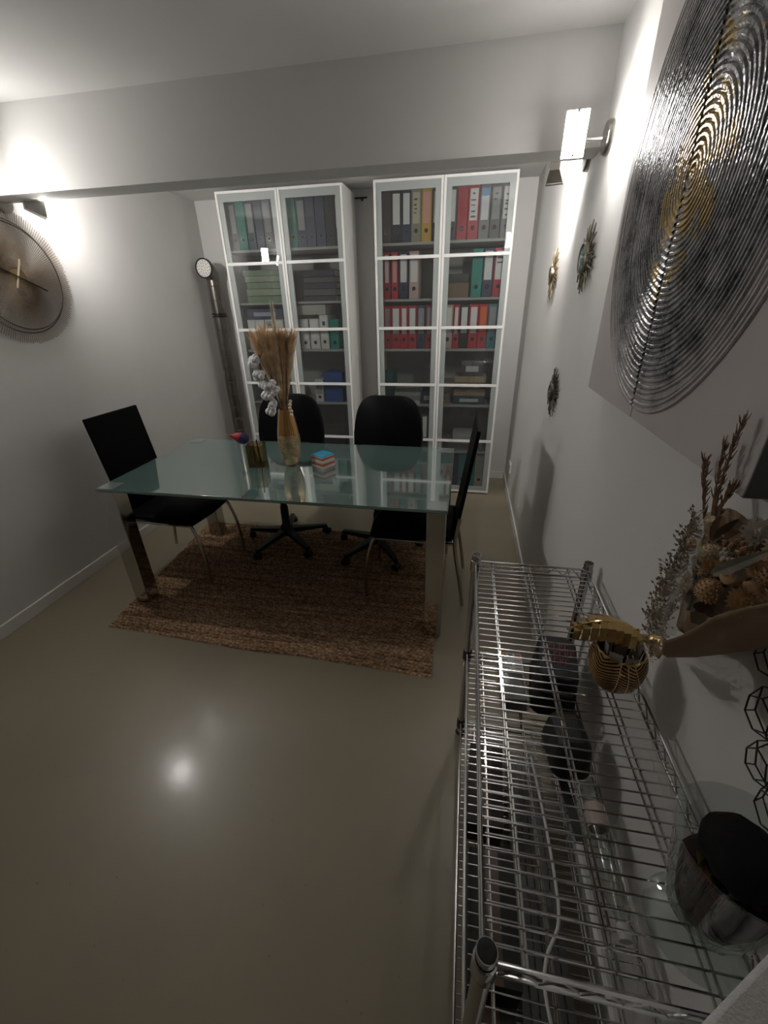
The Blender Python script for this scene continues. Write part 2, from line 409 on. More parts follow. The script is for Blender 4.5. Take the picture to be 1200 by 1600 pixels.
# boxes, paper stacks and other contents
def carton(name, label, cat, x, y, z, sx, sy, sz, col, group=None, lid=None, labcol=None, rz=0):
    t = thing(name, label, cat, (x, y, z+.0005), rz, group)
    m = mat(name+'_'+'%02d%02d%02d' % tuple(int(c*99) for c in col), col, .55, var=.06, vscale=10)
    MB().box(-sx/2, sx/2, 0, sy, 0, sz*.72 if lid else sz).build('body', m, t, bevel=.002)
    if lid: MB().box(-sx/2-.002, sx/2+.002, -.002, sy+.002, sz*.72, sz).build('lid', mat(name+'_lid_'+'%02d' % int(lid[0]*99), lid, .55, var=.05), t, bevel=.002)
    if labcol: MB().box(-sx*.3, sx*.3, -.0035, -.0022, sz*.3, sz*.68).build('front_label', mat('label_%02d%02d' % (int(labcol[0]*99), int(labcol[2]*99)), labcol, .6), t)
    return t
def stack(name, label, cat, x, y, z, sx, sy, n, th, cols, group):
    zz = z+.0005
    for k in range(n):
        c = cols[k % len(cols)]
        t = thing(name, label.format(ORD[k]), cat, (x + rnd.uniform(-.008,.008), y + rnd.uniform(0,.01), zz), rnd.uniform(-.03,.03), group)
        m = mat('sheaf_%02d%02d%02d' % tuple(int(v*99) for v in c), c, .7, var=.12, vscale=20)
        tt = th*rnd.uniform(.8,1.1)
        MB().box(-sx/2, sx/2, .001, sy, .003, tt-.004).build('pages', mat('page_edges', (.52,.52,.47), .8, var=.15, vscale=60, stretch=(1,1,30)), t)
        MB().box(-sx/2-.004, sx/2+.004, -.004, sy, 0, .003).box(-sx/2-.004, sx/2+.004, -.004, sy, tt-.004, tt-.001).box(-sx/2-.004, sx/2+.004, -.004, 0, 0, tt-.001).build('cover', m, t)
        zz += tt
Z = [.05] + SHELF_Z
yy = YC+.06
stack('paper_folder', 'green paper folder, {} from the bottom of the left cabinet pile', 'folder', XCL+.27, yy, Z[4], .30, .22, 5, .052, [(.22,.30,.20),(.30,.36,.26)], 'green folders piled in the left cabinet')
stack('paper_folder', 'dark purple folder, {} from the bottom of its left cabinet pile', 'folder', XCL+.74, yy+.03, Z[4], .27, .2, 5, .048, [(.07,.06,.08),(.13,.12,.13)], 'dark folders piled in the left cabinet')
carton('storage_box', 'navy box with pale blue label lying across short white binders', 'box', XCL+.25, yy, Z[3]+.237, .33, .2, .08, (.03,.04,.09), labcol=(.34,.38,.48))
carton('storage_box', 'low white box lying on white binders, left cabinet right door', 'box', XCL+.66, yy, Z[3]+.265, .26, .2, .075, (.42,.42,.38))
carton('drawer_unit', 'dark desktop drawer box with two label slots, left cabinet', 'box', XCL+.25, yy, Z[2], .26, .22, .22, (.03,.035,.035))
u = bpy.data.objects['drawer_unit']
for k, z in enumerate((.04, .13)):
    d = MB().box(-.12, .12, -.008, 0, z, z+.075).build('drawer', mat('drawer_front', (.045,.05,.05), .5, var=.05), u, bevel=.002)
    MB().box(-.045, .045, -.011, -.008, z+.035, z+.058).build('label_holder', mat('drawer_label', (.40,.42,.40), .5), d)
carton('storage_box', 'large bright blue box in the left cabinet beside dark red binder', 'box', XCL+.81, yy, Z[2], .17, .2, .25, (.02,.075,.27))
carton('storage_box', 'dark grey box on the lower shelf of the left cabinet', 'box', XCL+.72, yy, Z[1], .34, .22, .16, (.05,.055,.055))
carton('storage_box', 'brown wooden box on second shelf beside the green-blue binder', 'box', XCR+.625, yy+.02, Z[4], .17, .2, .10, (.20,.13,.075))
carton('storage_box', 'dark green box stacked on brown wooden box, right cabinet', 'box', XCR+.625, yy+.03, Z[4]+.101, .16, .18, .06, (.05,.06,.05))
carton('storage_box', 'teal upright box at the left end of the fourth row', 'box', XCR+.085, yy+.02, Z[2], .075, .2, .27, (.02,.10,.11))
stack('document_sheaf', 'grey document sheaf, {} from the bottom beside the teal box', 'papers', XCR+.245, yy, Z[2], .22, .2, 4, .033, [(.34,.34,.32),(.22,.23,.22)], 'document sheaves in the right cabinet')
carton('storage_box', 'dark blue box beside grey document sheaves, right cabinet left door', 'box', XCR+.425, yy, Z[2], .12, .2, .10, (.02,.045,.075), labcol=(.25,.27,.3))
stack('carton_tray', 'kraft carton tray, {} in the narrow pile behind the right door', 'box', XCR+.575, yy+.02, Z[2], .075, .2, 4, .052, [(.26,.21,.13),(.22,.18,.12)], 'narrow kraft trays in the right cabinet')
zz = Z[2]
for k, (c, h, nm) in enumerate([((.02,.05,.065),.07,'lower navy'),((.33,.235,.135),.055,'lower kraft'),((.03,.04,.045),.05,'upper black'),((.33,.26,.15),.05,'upper kraft')]):
    carton('document_box', f'{nm} document box in the wide pile behind right cabinet\'s right door', 'box', XCR+.77, yy, zz, .26, .2, h, c, 'document boxes piled in the right cabinet', labcol=(.5,.5,.46) if k % 2 == 0 else None); zz += h+.001
carton('label_printer', 'small dark machine with white front tag atop the document boxes', 'machine', XCR+.78, yy+.01, zz, .17, .16, .12, (.06,.06,.065), labcol=(.5,.5,.5), lid=(.12,.12,.125))
for k, (xx, sx, h, c) in enumerate([(.74,.30,.09,(.22,.24,.23)),(.76,.22,.06,(.40,.41,.40))]):
    carton('plastic_tray', ['wide grey tray at the bottom of the fifth row, right cabinet','narrow pale tray stacked on the wide grey tray, right cabinet'][k], 'tray', XCR+xx, yy, Z[1]+(.091 if k else 0), sx, .2, h, c)

# ------------------------------------------------------------------ table
def glass_top_mat():
    m = mat('green_glass', (.085,.140,.128), .07, spec=1.0, coat=1.0, var=.03, vscale=3, ior=1.75)
    m.node_tree.nodes['Principled BSDF'].inputs['Coat Roughness'].default_value = .03
    return m
GT = glass_top_mat()
TX0, TX1, TY0, TY1, TZ = -1.8637, -.0377, 1.6762, 2.5831, .750
tb = thing('dining_table', 'rectangular green glass table with four square chrome legs', 'table', ((TX0+TX1)/2, (TY0+TY1)/2, 0))
hx, hy = (TX1-TX0)/2, (TY1-TY0)/2
MB().box(-hx, hx, -hy, hy, TZ-.016, TZ).build('glass_top', GT, tb, bevel=.0015)
MB().box(-hx-.0004, hx+.0004, -hy-.0004, hy+.0004, TZ-.013, TZ-.003).build('glass_edge', mat('glass_edge_green', (.22,.38,.33), .12, spec=.8, var=.05), tb)
for sx in (-1, 1):
    for sy in (-1, 1):
        a, b = sx*(hx-.05), sy*(hy-.05)
        l = MB().box(a-.045, a+.045, b-.045, b+.045, .0118, TZ-.0165).build('leg', mat('leg_chrome', (.56,.55,.53), .09, metal=1, var=.02, vscale=6), tb, bevel=.004)
        MB().box(a-.045, a+.045, b-.045, b+.045, TZ, TZ+.0012).build('leg_top_standin', mat('plate_silver', (.40,.45,.44), .25, metal=.7, var=.05), l)  # added plates on the glass stand in for leg tops showing through

# ------------------------------------------------------------------ rug
def rug_mat():
    m = bpy.data.materials.new('braided_jute'); m.use_nodes = True; nt = m.node_tree; b = nt.nodes['Principled BSDF']; L = nt.links.new
    tc = nt.nodes.new('ShaderNodeTexCoord'); mp = nt.nodes.new('ShaderNodeMapping'); mp.inputs['Scale'].default_value = (.9, 16, 1)
    L(tc.outputs['Object'], mp.inputs[0])
    n = nt.nodes.new('ShaderNodeTexNoise'); n.inputs['Scale'].default_value = 2.2; n.inputs['Detail'].default_value = 6; L(mp.outputs[0], n.inputs['Vector'])
    cr = nt.nodes.new('ShaderNodeValToRGB'); e = cr.color_ramp.elements
    e[0].position = .32; e[0].color = (.24,.142,.078,1); e[1].position = .72; e[1].color = (.56,.37,.225,1)
    L(n.outputs['Fac'], cr.inputs[0])
    mp2 = nt.nodes.new('ShaderNodeMapping'); mp2.inputs['Scale'].default_value = (48, 95, 1); mp2.inputs['Rotation'].default_value = (0, 0, .25)
    L(tc.outputs['Object'], mp2.inputs[0])
    vo = nt.nodes.new('ShaderNodeTexVoronoi'); vo.inputs['Scale'].default_value = 1; vo.inputs['Randomness'].default_value = .55; L(mp2.outputs[0], vo.inputs['Vector'])
    n2 = nt.nodes.new('ShaderNodeMapRange'); n2.inputs['From Min'].default_value = .05; n2.inputs['From Max'].default_value = .75; n2.inputs['To Min'].default_value = .95; n2.inputs['To Max'].default_value = .08
    L(vo.outputs['Distance'], n2.inputs['Value'])
    mx = nt.nodes.new('ShaderNodeMixRGB'); mx.blend_type = 'OVERLAY'; mx.inputs[0].default_value = .75
    L(cr.outputs[0], mx.inputs[1]); L(n2.outputs[0], mx.inputs[2]); L(mx.outputs[0], b.inputs['Base Color'])
    b.inputs['Roughness'].default_value = .85; b.inputs['Specular IOR Level'].default_value = .2
    bp = nt.nodes.new('ShaderNodeBump'); bp.inputs['Strength'].default_value = .6; bp.inputs['Distance'].default_value = .004
    L(n2.outputs[0], bp.inputs['Height']); L(bp.outputs[0], b.inputs['Normal'])
    return m
RUG = rug_mat()
def rug():
    # outline: left edge, right edge as functions of y; braided rows run along x
    t = thing('jute_rug', 'brown braided jute rug lying under the glass table', 'rug', (0, 0, 0))
    v = 0.; rows = 62
    c = [(-1.868,1.465), (-.072,1.406), (-.05,2.72), (-1.99,2.70)]
    NX = 150
    braids = []
    for i in range(rows):
        m = MB()
        for j in range(NX+1):
            uu = j/NX
            wob = .007*math.sin(uu*9+1) + .003*math.sin(uu*23)
            for k in range(5):
                vv = (i + k/4)/rows
                xa = c[0][0] + (c[3][0]-c[0][0])*vv + .003*math.sin(vv*40); xb = c[1][0] + (c[2][0]-c[1][0])*vv + .003*math.sin(vv*33+1)
                ya = c[0][1] + (c[3][1]-c[0][1])*vv; yb = c[1][1] + (c[2][1]-c[1][1])*vv
                x = xa + (xb-xa)*uu; y = ya + (yb-ya)*uu + wob*(1-vv)*min(1, uu*6)*min(1, (1-uu)*6)
                h = [0.0015, .0085, .0105, .0085, .0015][k]
                z = h + (.0012*math.sin(uu*NX*PI*.5 + (1.6 if k < 2 else 0) + i*PI*.5) if 0 < k < 4 else 0)
                m.v.append((x, y, max(z, .001)))
        for j in range(NX):
            for k in range(4):
                a = j*5+k; m.f.append((a, a+5, a+6, a+1))
        braids.append(m)
    # rows are too narrow to pick apart far off: each braided row is one part
    for m in braids: m.build('braid_row', RUG, t, smooth=True)
rug()

# ------------------------------------------------------------------ dining chairs (local +x is the front)
def spline(pts, n=6):
    P = [Vector(p) for p in pts]; out = []
    for i in range(len(P)-1):
        p0, p1, p2, p3 = P[max(i-1,0)], P[i], P[i+1], P[min(i+2,len(P)-1)]
        for k in range(n):
            t = k/n
            out.append(.5*((2*p1) + (p2-p0)*t + (2*p0-5*p1+4*p2-p3)*t*t + (3*p1-p0-3*p2+p3)*t**3))
    out.append(P[-1]); return out
CHAIR_TUBE = mat('chair_tube', (.55,.52,.47), .2, metal=1, var=.05, vscale=30)
def dining_chair(label, loc, rz):
    t = thing('dining_chair', label, 'chair', loc, rz, 'black dining chairs at the table ends')
    # seat: upholstered slab, rounded front that tips down
    m = MB(); N = 14; hw = .205
    prof = [(-.235,.452),(-.22,.468),(.0,.470),(.16,.468),(.225,.455),(.250,.432),(.235,.415),(.0,.425),(-.22,.432)]
    for y, s, dz in [(-hw,.93,-.010),(-hw+.02,1,0),(0,1,-.004),(hw-.02,1,0),(hw,.93,-.010)]:
        b = len(m.v)
        for x, z in prof:
            fx = x*s - (.02*abs(y/hw)**2 if x > .1 else 0)
            m.v.append((fx, y, (z-.44)*(1 if abs(y) < hw else .6)+.44))
    n = len(prof)
    for j in range(4):
        for i in range(n):
            i2 = (i+1) % n; m.f.append((j*n+i, j*n+i2, (j+1)*n+i2, (j+1)*n+i))
    m.f.append(tuple(range(n))); m.f.append(tuple(4*n+i for i in reversed(range(n))))
    m.build('seat', LEATHER, t, smooth=True)
    # back: thin full-height upholstered panel leaning backwards
    M = Matrix.Translation((-.232, 0, .445)) @ Matrix.Rotation(R(-8), 4, 'Y')
    MB().box(-.010, .010, -.195, .195, .0, .60, M).build('backrest', LEATHER, t, bevel=.006, seg=3)
    M2 = Matrix.Translation((-.232, 0, .445)) @ Matrix.Rotation(R(-8), 4, 'Y')
    for s in (-1, 1):
        pts = spline([(.265,s*.195,.012),(.264,s*.197,.14),(.252,s*.196,.27),(.226,s*.19,.375),(.200,s*.185,.424)])
        MB().tube(pts, .0105, 10).build('leg', CHAIR_TUBE, t, smooth=True)
        pts = spline([(-.300,s*.195,.012),(-.275,s*.195,.18),(-.246,s*.196,.34),(-.236,s*.2,.44),(-.255,s*.2,.58)])
        MB().tube(pts, .0105, 10).build('leg', CHAIR_TUBE, t, smooth=True)
        MB().tube([(.205,s*.185,.412),(-.238,s*.19,.412)], .009, 8).build('seat_rail', CHAIR_TUBE, t, smooth=True)
    MB().tube([(.19,-.185,.412),(.19,.185,.412)], .008, 8).tube([(-.22,-.19,.412),(-.22,.19,.412)], .008, 8).build('cross_rail', CHAIR_TUBE, t, smooth=True)
    return t
dining_chair('black leather dining chair at the table end nearer the left wall', (-1.755, 2.125, 0), R(-3))
dining_chair('black leather dining chair at the table end nearer the wire rack', (-.235, 2.145, 0), R(180))

# ------------------------------------------------------------------ swivel chairs (local -y is the front)
def cushion(w, h, d, rtop, n=40, curve=.03):
    """rounded upright pad in x/z, thickness along y"""
    m = MB(); pts = []
    for k in range(n):
        a = 2*PI*k/n; c, s = math.cos(a), math.sin(a)
        p = 2/4.2
        x = w/2*math.copysign(abs(c)**p, c); z = h/2*math.copysign(abs(s)**(2/3.2), s)
        x *= 1 - .10*max(0, -z/(h/2))*0 - rtop*max(0, z/(h/2))
        pts.append((x, z))
    layers = [(.0,.90),(.16,.975),(.5,1),(.84,.975),(1,.90)]
    for q, sc in layers:
        for x, z in pts:
            m.v.append((x*sc, (q-.5)*d - curve*(x/(w/2))**2*1.0, z*sc + h/2))
    L = len(layers)
    for i in range(L-1):
        for k in range(n):
            k2 = (k+1) % n; m.f.append((i*n+k, i*n+k2, (i+1)*n+k2, (i+1)*n+k))
    for li, flip in ((0, True), (L-1, False)):
        b = len(m.v); q, sc = layers[li]
        m.v.append((0, (q-.5)*d + (-.012 if li == 0 else .012), h/2))
        for k in range(n): m.f.append((li*n+k, li*n+(k+1) % n, b))
    return m
def office_chair(label, loc, rz, a0, seat_rz):
    t = thing('swivel_chair', label, 'chair', loc, rz, 'black swivel chairs behind the table')
    for k in range(5):
        a = a0 + 2*PI*k/5 - rz; c, s = math.cos(a), math.sin(a)
        m = MB()
        P = Matrix.Rotation(a, 4, 'Z')
        m.v = [tuple(P @ Vector(q)) for q in [(.03,-.028,.085),(.03,.028,.085),(.30,.016,.066),(.30,-.016,.066),(.03,-.028,.125),(.03,.028,.125),(.30,.016,.090),(.30,-.016,.090)]]
        m.f = [(0,3,2,1),(4,5,6,7),(0,1,5,4),(1,2,6,5),(2,3,7,6),(3,0,4,7)]
        arm = m.build('base_arm', BLACK_P, t, bevel=.005)
        cs = MB()
        b = Vector((.295*c, .295*s, .037))
        ax = Vector((-math.sin(a+.6), math.cos(a+.6), 0))
        for sg in (-1, 1): cs.tube([b+ax*.004*sg, b+ax*.024*sg], .026, 14)
        cs.tube([b+Vector((0,0,.02)), b+Vector((0,0,.04))], .008, 8)
        cs.build('caster', BLACK_P, arm, smooth=True)
    MB().lathe([(.045,.075),(.05,.09),(.045,.14),(.03,.16),(.028,.30),(.022,.30),(.022,.47)], 20).build('gas_column', BLACK_P, t, smooth=True)
    MB().box(-.09,.09,-.08,.15,.465,.492).build('tilt_plate', BLACK_P, t, bevel=.008)
    st = cushion(.50, .50, .085, .06, curve=0); 
    st.v = [(x, z*.92-.18, .535 + y) for x, y, z in st.v]
    st.build('seat', LEATHER, t, smooth=True)
    bk = cushion(.50, .56, .085, .10, curve=-.03)
    ca, sa = math.cos(R(-9)), math.sin(R(-9))
    bk.v = [(x, .262 + y*ca - z*sa, .500 + z*ca*.95 + y*sa) for x, y, z in bk.v]
    b = bk.build('backrest', LEATHER, t, smooth=True)
    MB().tube([(-.16,.232,.70),(-.06,.222,.705),(.06,.222,.705),(.16,.232,.70)], .004, 6).build('stitched_seam', BLACK_P, b, smooth=True)
    for s in (-1, 1):
        pts = spline([(s*.20,.05,.485),(s*.285,.05,.50),(s*.30,.0,.58),(s*.295,-.10,.655),(s*.29,.08,.668),(s*.27,.24,.64)])
        ar = MB().tube(pts, .016, 10).build('armrest', BLACK_P, t, smooth=True)
        MB().box(s*.292-.026, s*.292+.026, -.13, .14, .662, .686).build('arm_pad', BLACK_P, ar, bevel=.009)
    MB().box(-.035, .035, .10, .328, .480, .490).box(-.03,.03,.315,.328,.435,.68).build('back_bar', BLACK_P, t, bevel=.003)
    return t
office_chair('black padded swivel chair behind the table, nearer the steel pipe', (-1.222, 2.50, 0), R(3), R(176), 0)
office_chair('black padded swivel chair behind the table, nearer the wire rack', (-.535, 2.49, 0), R(-4), R(161), 0)

# ------------------------------------------------------------------ things on the table
TT = TZ + .0005
GOLD_H = mat('hammered_champagne', (.72,.53,.33), .26, metal=.8, var=.2, vscale=40, bump=.9, bscale=80)
GOLD_F = mat('copper_gold', (.55,.31,.12), .14, metal=.85, var=.06)
vs = thing('gold_vase', 'hammered gold vase with copper neck rippled for reflection stripes on the glass table', 'vase', (-.968, 2.165, TT))
MB().lathe([(.030,0),(.036,.004),(.050,.045),(.060,.095),(.0635,.14),(.062,.175),(.0605,.185)], 36, cap1=False).build('body', GOLD_H, vs, smooth=True)
MB().lathe([(.0600,.185),(.056,.215),(.047,.27),(.038,.318),(.037,.325),(.034,.325),(.034,.30)], 72, cap0=False, cap1=False,
           ripple=lambda a, i: 1 + .028*math.cos(9*a)).build('rippled_neck', GOLD_F, vs, smooth=True)  # ripples shape in the stripes that a smooth glossy neck reflects

arr = thing('dried_arrangement', 'dried pampas plumes and cotton branch standing in the gold vase', 'dried flowers', (-.968, 2.165, TT+.03))
PLUME = mat('pampas_hair', (.78,.58,.36), .85, var=.25, vscale=30, sheen=.2)
PLUME_D = mat('pampas_hair_brown', (.64,.43,.24), .85, var=.25, vscale=30)
PLUME_L = mat('pampas_hair_pale', (.85,.72,.54), .85, var=.2, vscale=30)
STEM = mat('dry_stem', (.34,.21,.10), .8, var=.2, vscale=40)
COT = mat('cotton_white', (.74,.73,.74), .95, var=.04, vscale=40, bump=.5, bscale=90, sheen=.4)
HUSK = mat('cotton_husk', (.09,.05,.03), .8, var=.2, vscale=30)
def plume(tip, base, w, n, m_hair, seed, l0=.35):
    r = random.Random(seed)
    base = Vector(base); tip = Vector(tip); ax = tip-base; Lh = ax.length; ax.normalize()
    s1 = ax.orthogonal().normalized(); s2 = ax.cross(s1)
    b = base + ax*Lh*l0
    st = MB().tube([base, b + ax*.001, tip - ax*.02], [.0022,.0018,.0008], 5).build('stem', STEM, arr, smooth=True)
    m = MB()
    for k in range(n):
        f = r.random()**.8
        p = b + ax*(Lh*(1-l0)*f*.93)
        a = r.random()*2*PI; d = s1*math.cos(a) + s2*math.sin(a)
        spread = w*(.16+1.12*f)*r.uniform(.4,1.)
        ln = Lh*(1-l0)*(.30+.12*r.random())*(1-.35*f)
        q = p + d*spread*.55 + ax*ln*.5; e = p + d*spread + ax*ln
        side = ax.cross(d).normalized()*.0015
        m.quad(p-side, p+side, q+side, q-side); m.tri(q-side, q+side, e)
    h = m.build('plume', m_hair, arr); h['kind'] = 'stuff'
    return h
B0 = (0, 0, .02)
for i, (tip, wd, n, mm) in enumerate([((-.105,-.02,.655),.050,620,PLUME), ((-.055,-.03,.675),.05,620,PLUME), ((-.01,-.03,.66),.052,640,PLUME), ((.035,-.02,.665),.05,640,PLUME_D),
        ((.085,-.01,.66),.045,560,PLUME), ((.0,.03,.655),.055,600,PLUME_D), ((.055,.035,.64),.05,600,PLUME_D), ((-.07,.03,.66),.05,600,PLUME), ((.02,-.05,.765),.016,260,PLUME_L), ((-.13,0,.67),.02,180,PLUME_L)]):
    plume(tip, (tip[0]*.16, tip[1]*.16, .30), wd, n, mm, 11+i, .04)
    MB().tube([(tip[0]*.05, tip[1]*.05, .0), (tip[0]*.16, tip[1]*.16, .30)], .0022, 5).build('stem', STEM, arr, smooth=True)
# cotton branch hanging over the left front
cb = [(-.012,-.008,.25),(-.022,-.018,.305),(-.06,-.04,.40),(-.085,-.05,.50),(-.085,-.05,.58)]
MB().tube(spline(cb), .003, 6).tube(spline([(-.010,-.012,.25),(-.016,-.022,.305),(-.03,-.06,.36),(-.02,-.06,.42)]), .0025, 6).tube([(-.085,-.05,.56),(-.055,-.06,.60)], .002, 5).build('cotton_branch', HUSK, arr, smooth=True)
bolls = [(-.115,-.06,.545,.030),(-.095,-.075,.565,.02),(-.098,-.075,.492,.022),(-.075,-.08,.485,.023),(-.10,-.07,.47,.02),(-.072,-.08,.437,.021),(-.055,-.085,.43,.023),(-.04,-.085,.41,.02),
         (-.018,-.085,.44,.022),(-.002,-.085,.415,.02),(-.020,-.09,.40,.02),(-.06,-.085,.382,.024),(-.035,-.09,.385,.022),(-.025,-.09,.345,.022),(-.045,-.085,.30,.026),(-.03,-.09,.325,.022)]
for (x, y, z, r_) in bolls:
    m = MB(); q = random.Random(int(abs(x*1e4)+z*1e4))
    for k in range(4):
        a = 2*PI*k/4 + q.random(); m.ball((x+r_*.45*math.cos(a), y+r_*.3*math.sin(a), z+r_*.40*math.sin(a)), r_*.72, 9, 7)
    m.build('cotton_boll', COT, arr, smooth=True)
for k in range(5):
    z = .27+.018*k
    MB().ball((.045+.004*math.sin(k*2), -.03, z), .010, 7, 5).build('dried_bud', PLUME_L, arr, smooth=True)

# pen pot, pens, novelty pen
pp = thing('pen_pot', 'square amber translucent pen pot on the glass table', 'pen pot', (-1.165, 2.135, TT), R(12))
hw = .046
MB().box(-hw,hw,-hw,hw,0,.004).build('base', mat('pot_base', (.08,.06,.03), .4, var=.1), pp)
for a in range(4):
    MB().box(-hw, hw, -hw, -hw+.003, .004, .128, Matrix.Rotation(a*PI/2, 4, 'Z')).build('wall_panel', AMBER, pp)
pens = [('black pen with a dark cap in the amber pot', (.015,.015,.017), -.02, .0, .05, .02), ('yellow-topped pencil in the amber pot', (.55,.42,.08), .015, .012, -.04, .05),
        ('dark blue ballpoint pen in the amber pot', (.02,.03,.09), .024, -.02, .03, .10), ('kraft brown pencil in the amber pot', (.30,.19,.09), .0, -.024, -.05, -.03), ('pale grey marker in the amber pot', (.45,.45,.44), -.028, -.012, -.02, -.06)]
for i, (lb, c, dx, dy, ty, tx) in enumerate(pens):
    p = thing('pen', lb, 'pen', (-1.165+dx, 2.135+dy, TT+.0045), 0, 'pens in the amber pot', rot=(tx, ty, 0))
    L_ = .135+.012*(i % 3)
    MB().tube([(0,0,.0),(0,0,.008),(0,0,L_-.02)], [.001,.0038,.0038], 8).build('barrel', mat('pen_%d' % i, c, .35, var=.05), p, smooth=True)
    MB().tube([(0,0,L_-.02),(0,0,L_-.003),(0,0,L_)], [.0044,.0044,.003], 8).build('cap', mat('pen_cap_%d' % i, tuple(min(1, v*1.2+.01) for v in c), .3, var=.05), p, smooth=True)
nv = thing('novelty_pen', 'red and purple teardrop-headed novelty pen leaning from the amber pot', 'pen', (-1.175, 2.125, TT+.0045))
MB().tube([(.02,.01,.004),(-.005,-.032,.158)], .0035, 8).build('stick', mat('novelty_stick', (.35,.36,.37), .3, var=.05), nv, smooth=True)
M = Matrix.Translation((-.006,-.034,.158)) @ Matrix.Rotation(R(-72), 4, 'Y') @ Matrix.Rotation(R(12), 4, 'X')
def nb(prof, nm, c):
    m = MB().lathe(prof, 20); m.v = [tuple(M @ Vector(q)) for q in m.v]; m.build(nm, mat('novelty_'+nm, c, .6, var=.12, vscale=30, bump=.2), nv, smooth=True)
nb([(.004,-.005),(.022,.004),(.031,.02),(.032,.035),(.0305,.043)], 'purple_belly', (.045,.025,.10))
nb([(.0305,.043),(.027,.058),(.020,.072),(.012,.085)], 'red_head', (.33,.02,.035))
nb([(.0118,.085),(.009,.093),(.0085,.099),(.002,.104)], 'red_tip', (.42,.05,.05))

# note cube
nc = thing('note_cube', 'block of blue, white and orange note paper on the glass table', 'note block', (-.775, 2.165, TT), R(60))
zz = 0
for i, (h, c, nm) in enumerate([(.016,(.66,.65,.62),'white_layer'),(.012,(.55,.12,.05),'orange_layer'),(.006,(.50,.34,.28),'pale_layer'),(.017,(.68,.67,.64),'white_layer'),(.011,(.58,.13,.05),'orange_layer'),(.008,(.66,.66,.64),'white_layer'),(.003,(.03,.36,.62),'blue_layer')]):
    e = .0008*(i % 2)
    MB().box(-.047+e,.047-e,-.047+e,.047-e,zz,zz+h).build(nm, mat('paper_%d' % i, c, .7, var=.06, vscale=30, stretch=(1,1,40)), nc); zz += h

# ------------------------------------------------------------------ steel vent pipe in the corner
pp = thing('vent_pipe', 'upright steel vent pipe with elbow and white end cap in the corner', 'pipe', (-2.262, 3.88, 0))
pr = .058
PIPE = mat('pipe_steel', (.20,.185,.165), .34, metal=1, var=.15, vscale=14, bump=.08, bscale=50)
MB().tube([(0,0,0),(0,0,1.80)], pr, 28, cap=False).build('duct', PIPE, pp, smooth=True)
el = [(0, -.085*(1-math.cos(a)), 1.80+.085*math.sin(a)) for a in [PI/2*k/9 for k in range(10)]]
MB().tube(el, pr, 28, cap=False).build('elbow', PIPE, pp, smooth=True)
e0 = el[-1]
cl = MB().lathe([(pr,0),(.075,-.004),(.078,-.035),(.070,-.040),(.066,-.034)], 28, c=e0, axis='y', cap0=False, cap1=False).build('end_collar', mat('dark_collar', (.03,.03,.03), .4, var=.1), pp, smooth=True)
gr = MB().lathe([(.0685,-.030),(.066,-.034),(.03,-.037),(.004,-.038)], 28, c=e0, axis='y', cap0=False).build('end_cap', mat('cap_white', (.86,.84,.80), .4, var=.02), pp, smooth=True)
m = MB()
for rr, n in ((.018,6),(.038,10),(.055,14)):
    for k in range(n):
        a = 2*PI*k/n + rr*20
        m.lathe([(.0045,-.0375-.0006),(.0045,-.0355)], 8, c=(e0[0]+rr*math.cos(a), e0[1], e0[2]+rr*math.sin(a)), axis='y')
m.build('vent_holes', mat('vent_hole', (.40,.33,.25), .7), gr)
for k in range(15):
    MB().lathe([(pr,-.003),(pr+.0025,0),(pr,.003)], 28, c=(0,0,.10+.118*k), cap0=False, cap1=False).build('seam_ring', PIPE, pp, smooth=True)
MB().tube([(-.026,-pr*.90,.02),(-.026,-pr*.90,1.80)], .004, 6).build('lock_seam', mat('seam_bright', (.75,.72,.66), .2, metal=1), pp, smooth=True)
for dz in (0, .022):
    MB().lathe([(pr+.002,0),(pr+.007,.003),(pr+.007,.010),(pr+.002,.013)], 28, c=(0,0,1.50+dz), cap0=False, cap1=False).build('strap', BLACK_P, pp, smooth=True)
MB().tube([(0,pr,1.507),(0,.118,1.507)], .006, 6).build('wall_bracket', PIPE, pp)

# ------------------------------------------------------------------ socket, bracket
sk = thing('wall_socket', 'white double socket low on the right wall near the corner', 'socket', (XR, 3.60, .27))
MB().box(-.009,0,-.06,.06,-.04,.04).build('plate', WHITE, sk, bevel=.002)
for s in (-1,1): MB().lathe([(.02,-.0095),(.02,-.011)], 16, c=(0,s*.03,0), axis='x').build('outlet', mat('outlet_grey', (.5,.5,.48), .5), sk)
hk = thing('pipe_bracket', 'small black pipe bracket on the back wall between the cabinets', 'bracket', (-.905, YB, 2.335))
MB().tube([(0,0,0),(0,-.05,0)], .008, 8).tube([(-.05,-.05,0),(.05,-.05,0)], .006, 8).build('rod', BLACK_P, hk, smooth=True)
MB().lathe([(.012,.0),(.012,-.006)], 12, axis='y').build('mount', BLACK_P, hk)

# ------------------------------------------------------------------ left wall: round sunburst ornament
so = thing('sunburst_ornament', 'large round brown sunburst of thin rods on the left wall', 'wall ornament', (XL, 2.11, 1.745))
ROD = mat('rod_bronze', (.26,.20,.145), .5, metal=.25, var=.2, vscale=60)
m = MB(); q = random.Random(3)
for k in range(330):
    a = 2*PI*k/330; r1 = .318 + q.uniform(-.006,.006); off = .020 + .006*(k % 2)
    m.tube([(off+.012, .045*math.cos(a), .045*math.sin(a)), (off, r1*math.cos(a), r1*math.sin(a))], .0013, 4)
o = m.build('radial_rods', ROD, so); o['kind'] = 'stuff'
for rr, x in ((.250, .034), (.268, .016)):
    MB().tube([(x, rr*math.cos(2*PI*k/64), rr*math.sin(2*PI*k/64)) for k in range(64)], .0028, 6, closed=True).build('hoop', mat('hoop_dark', (.06,.045,.035), .4, metal=.5), so, smooth=True)
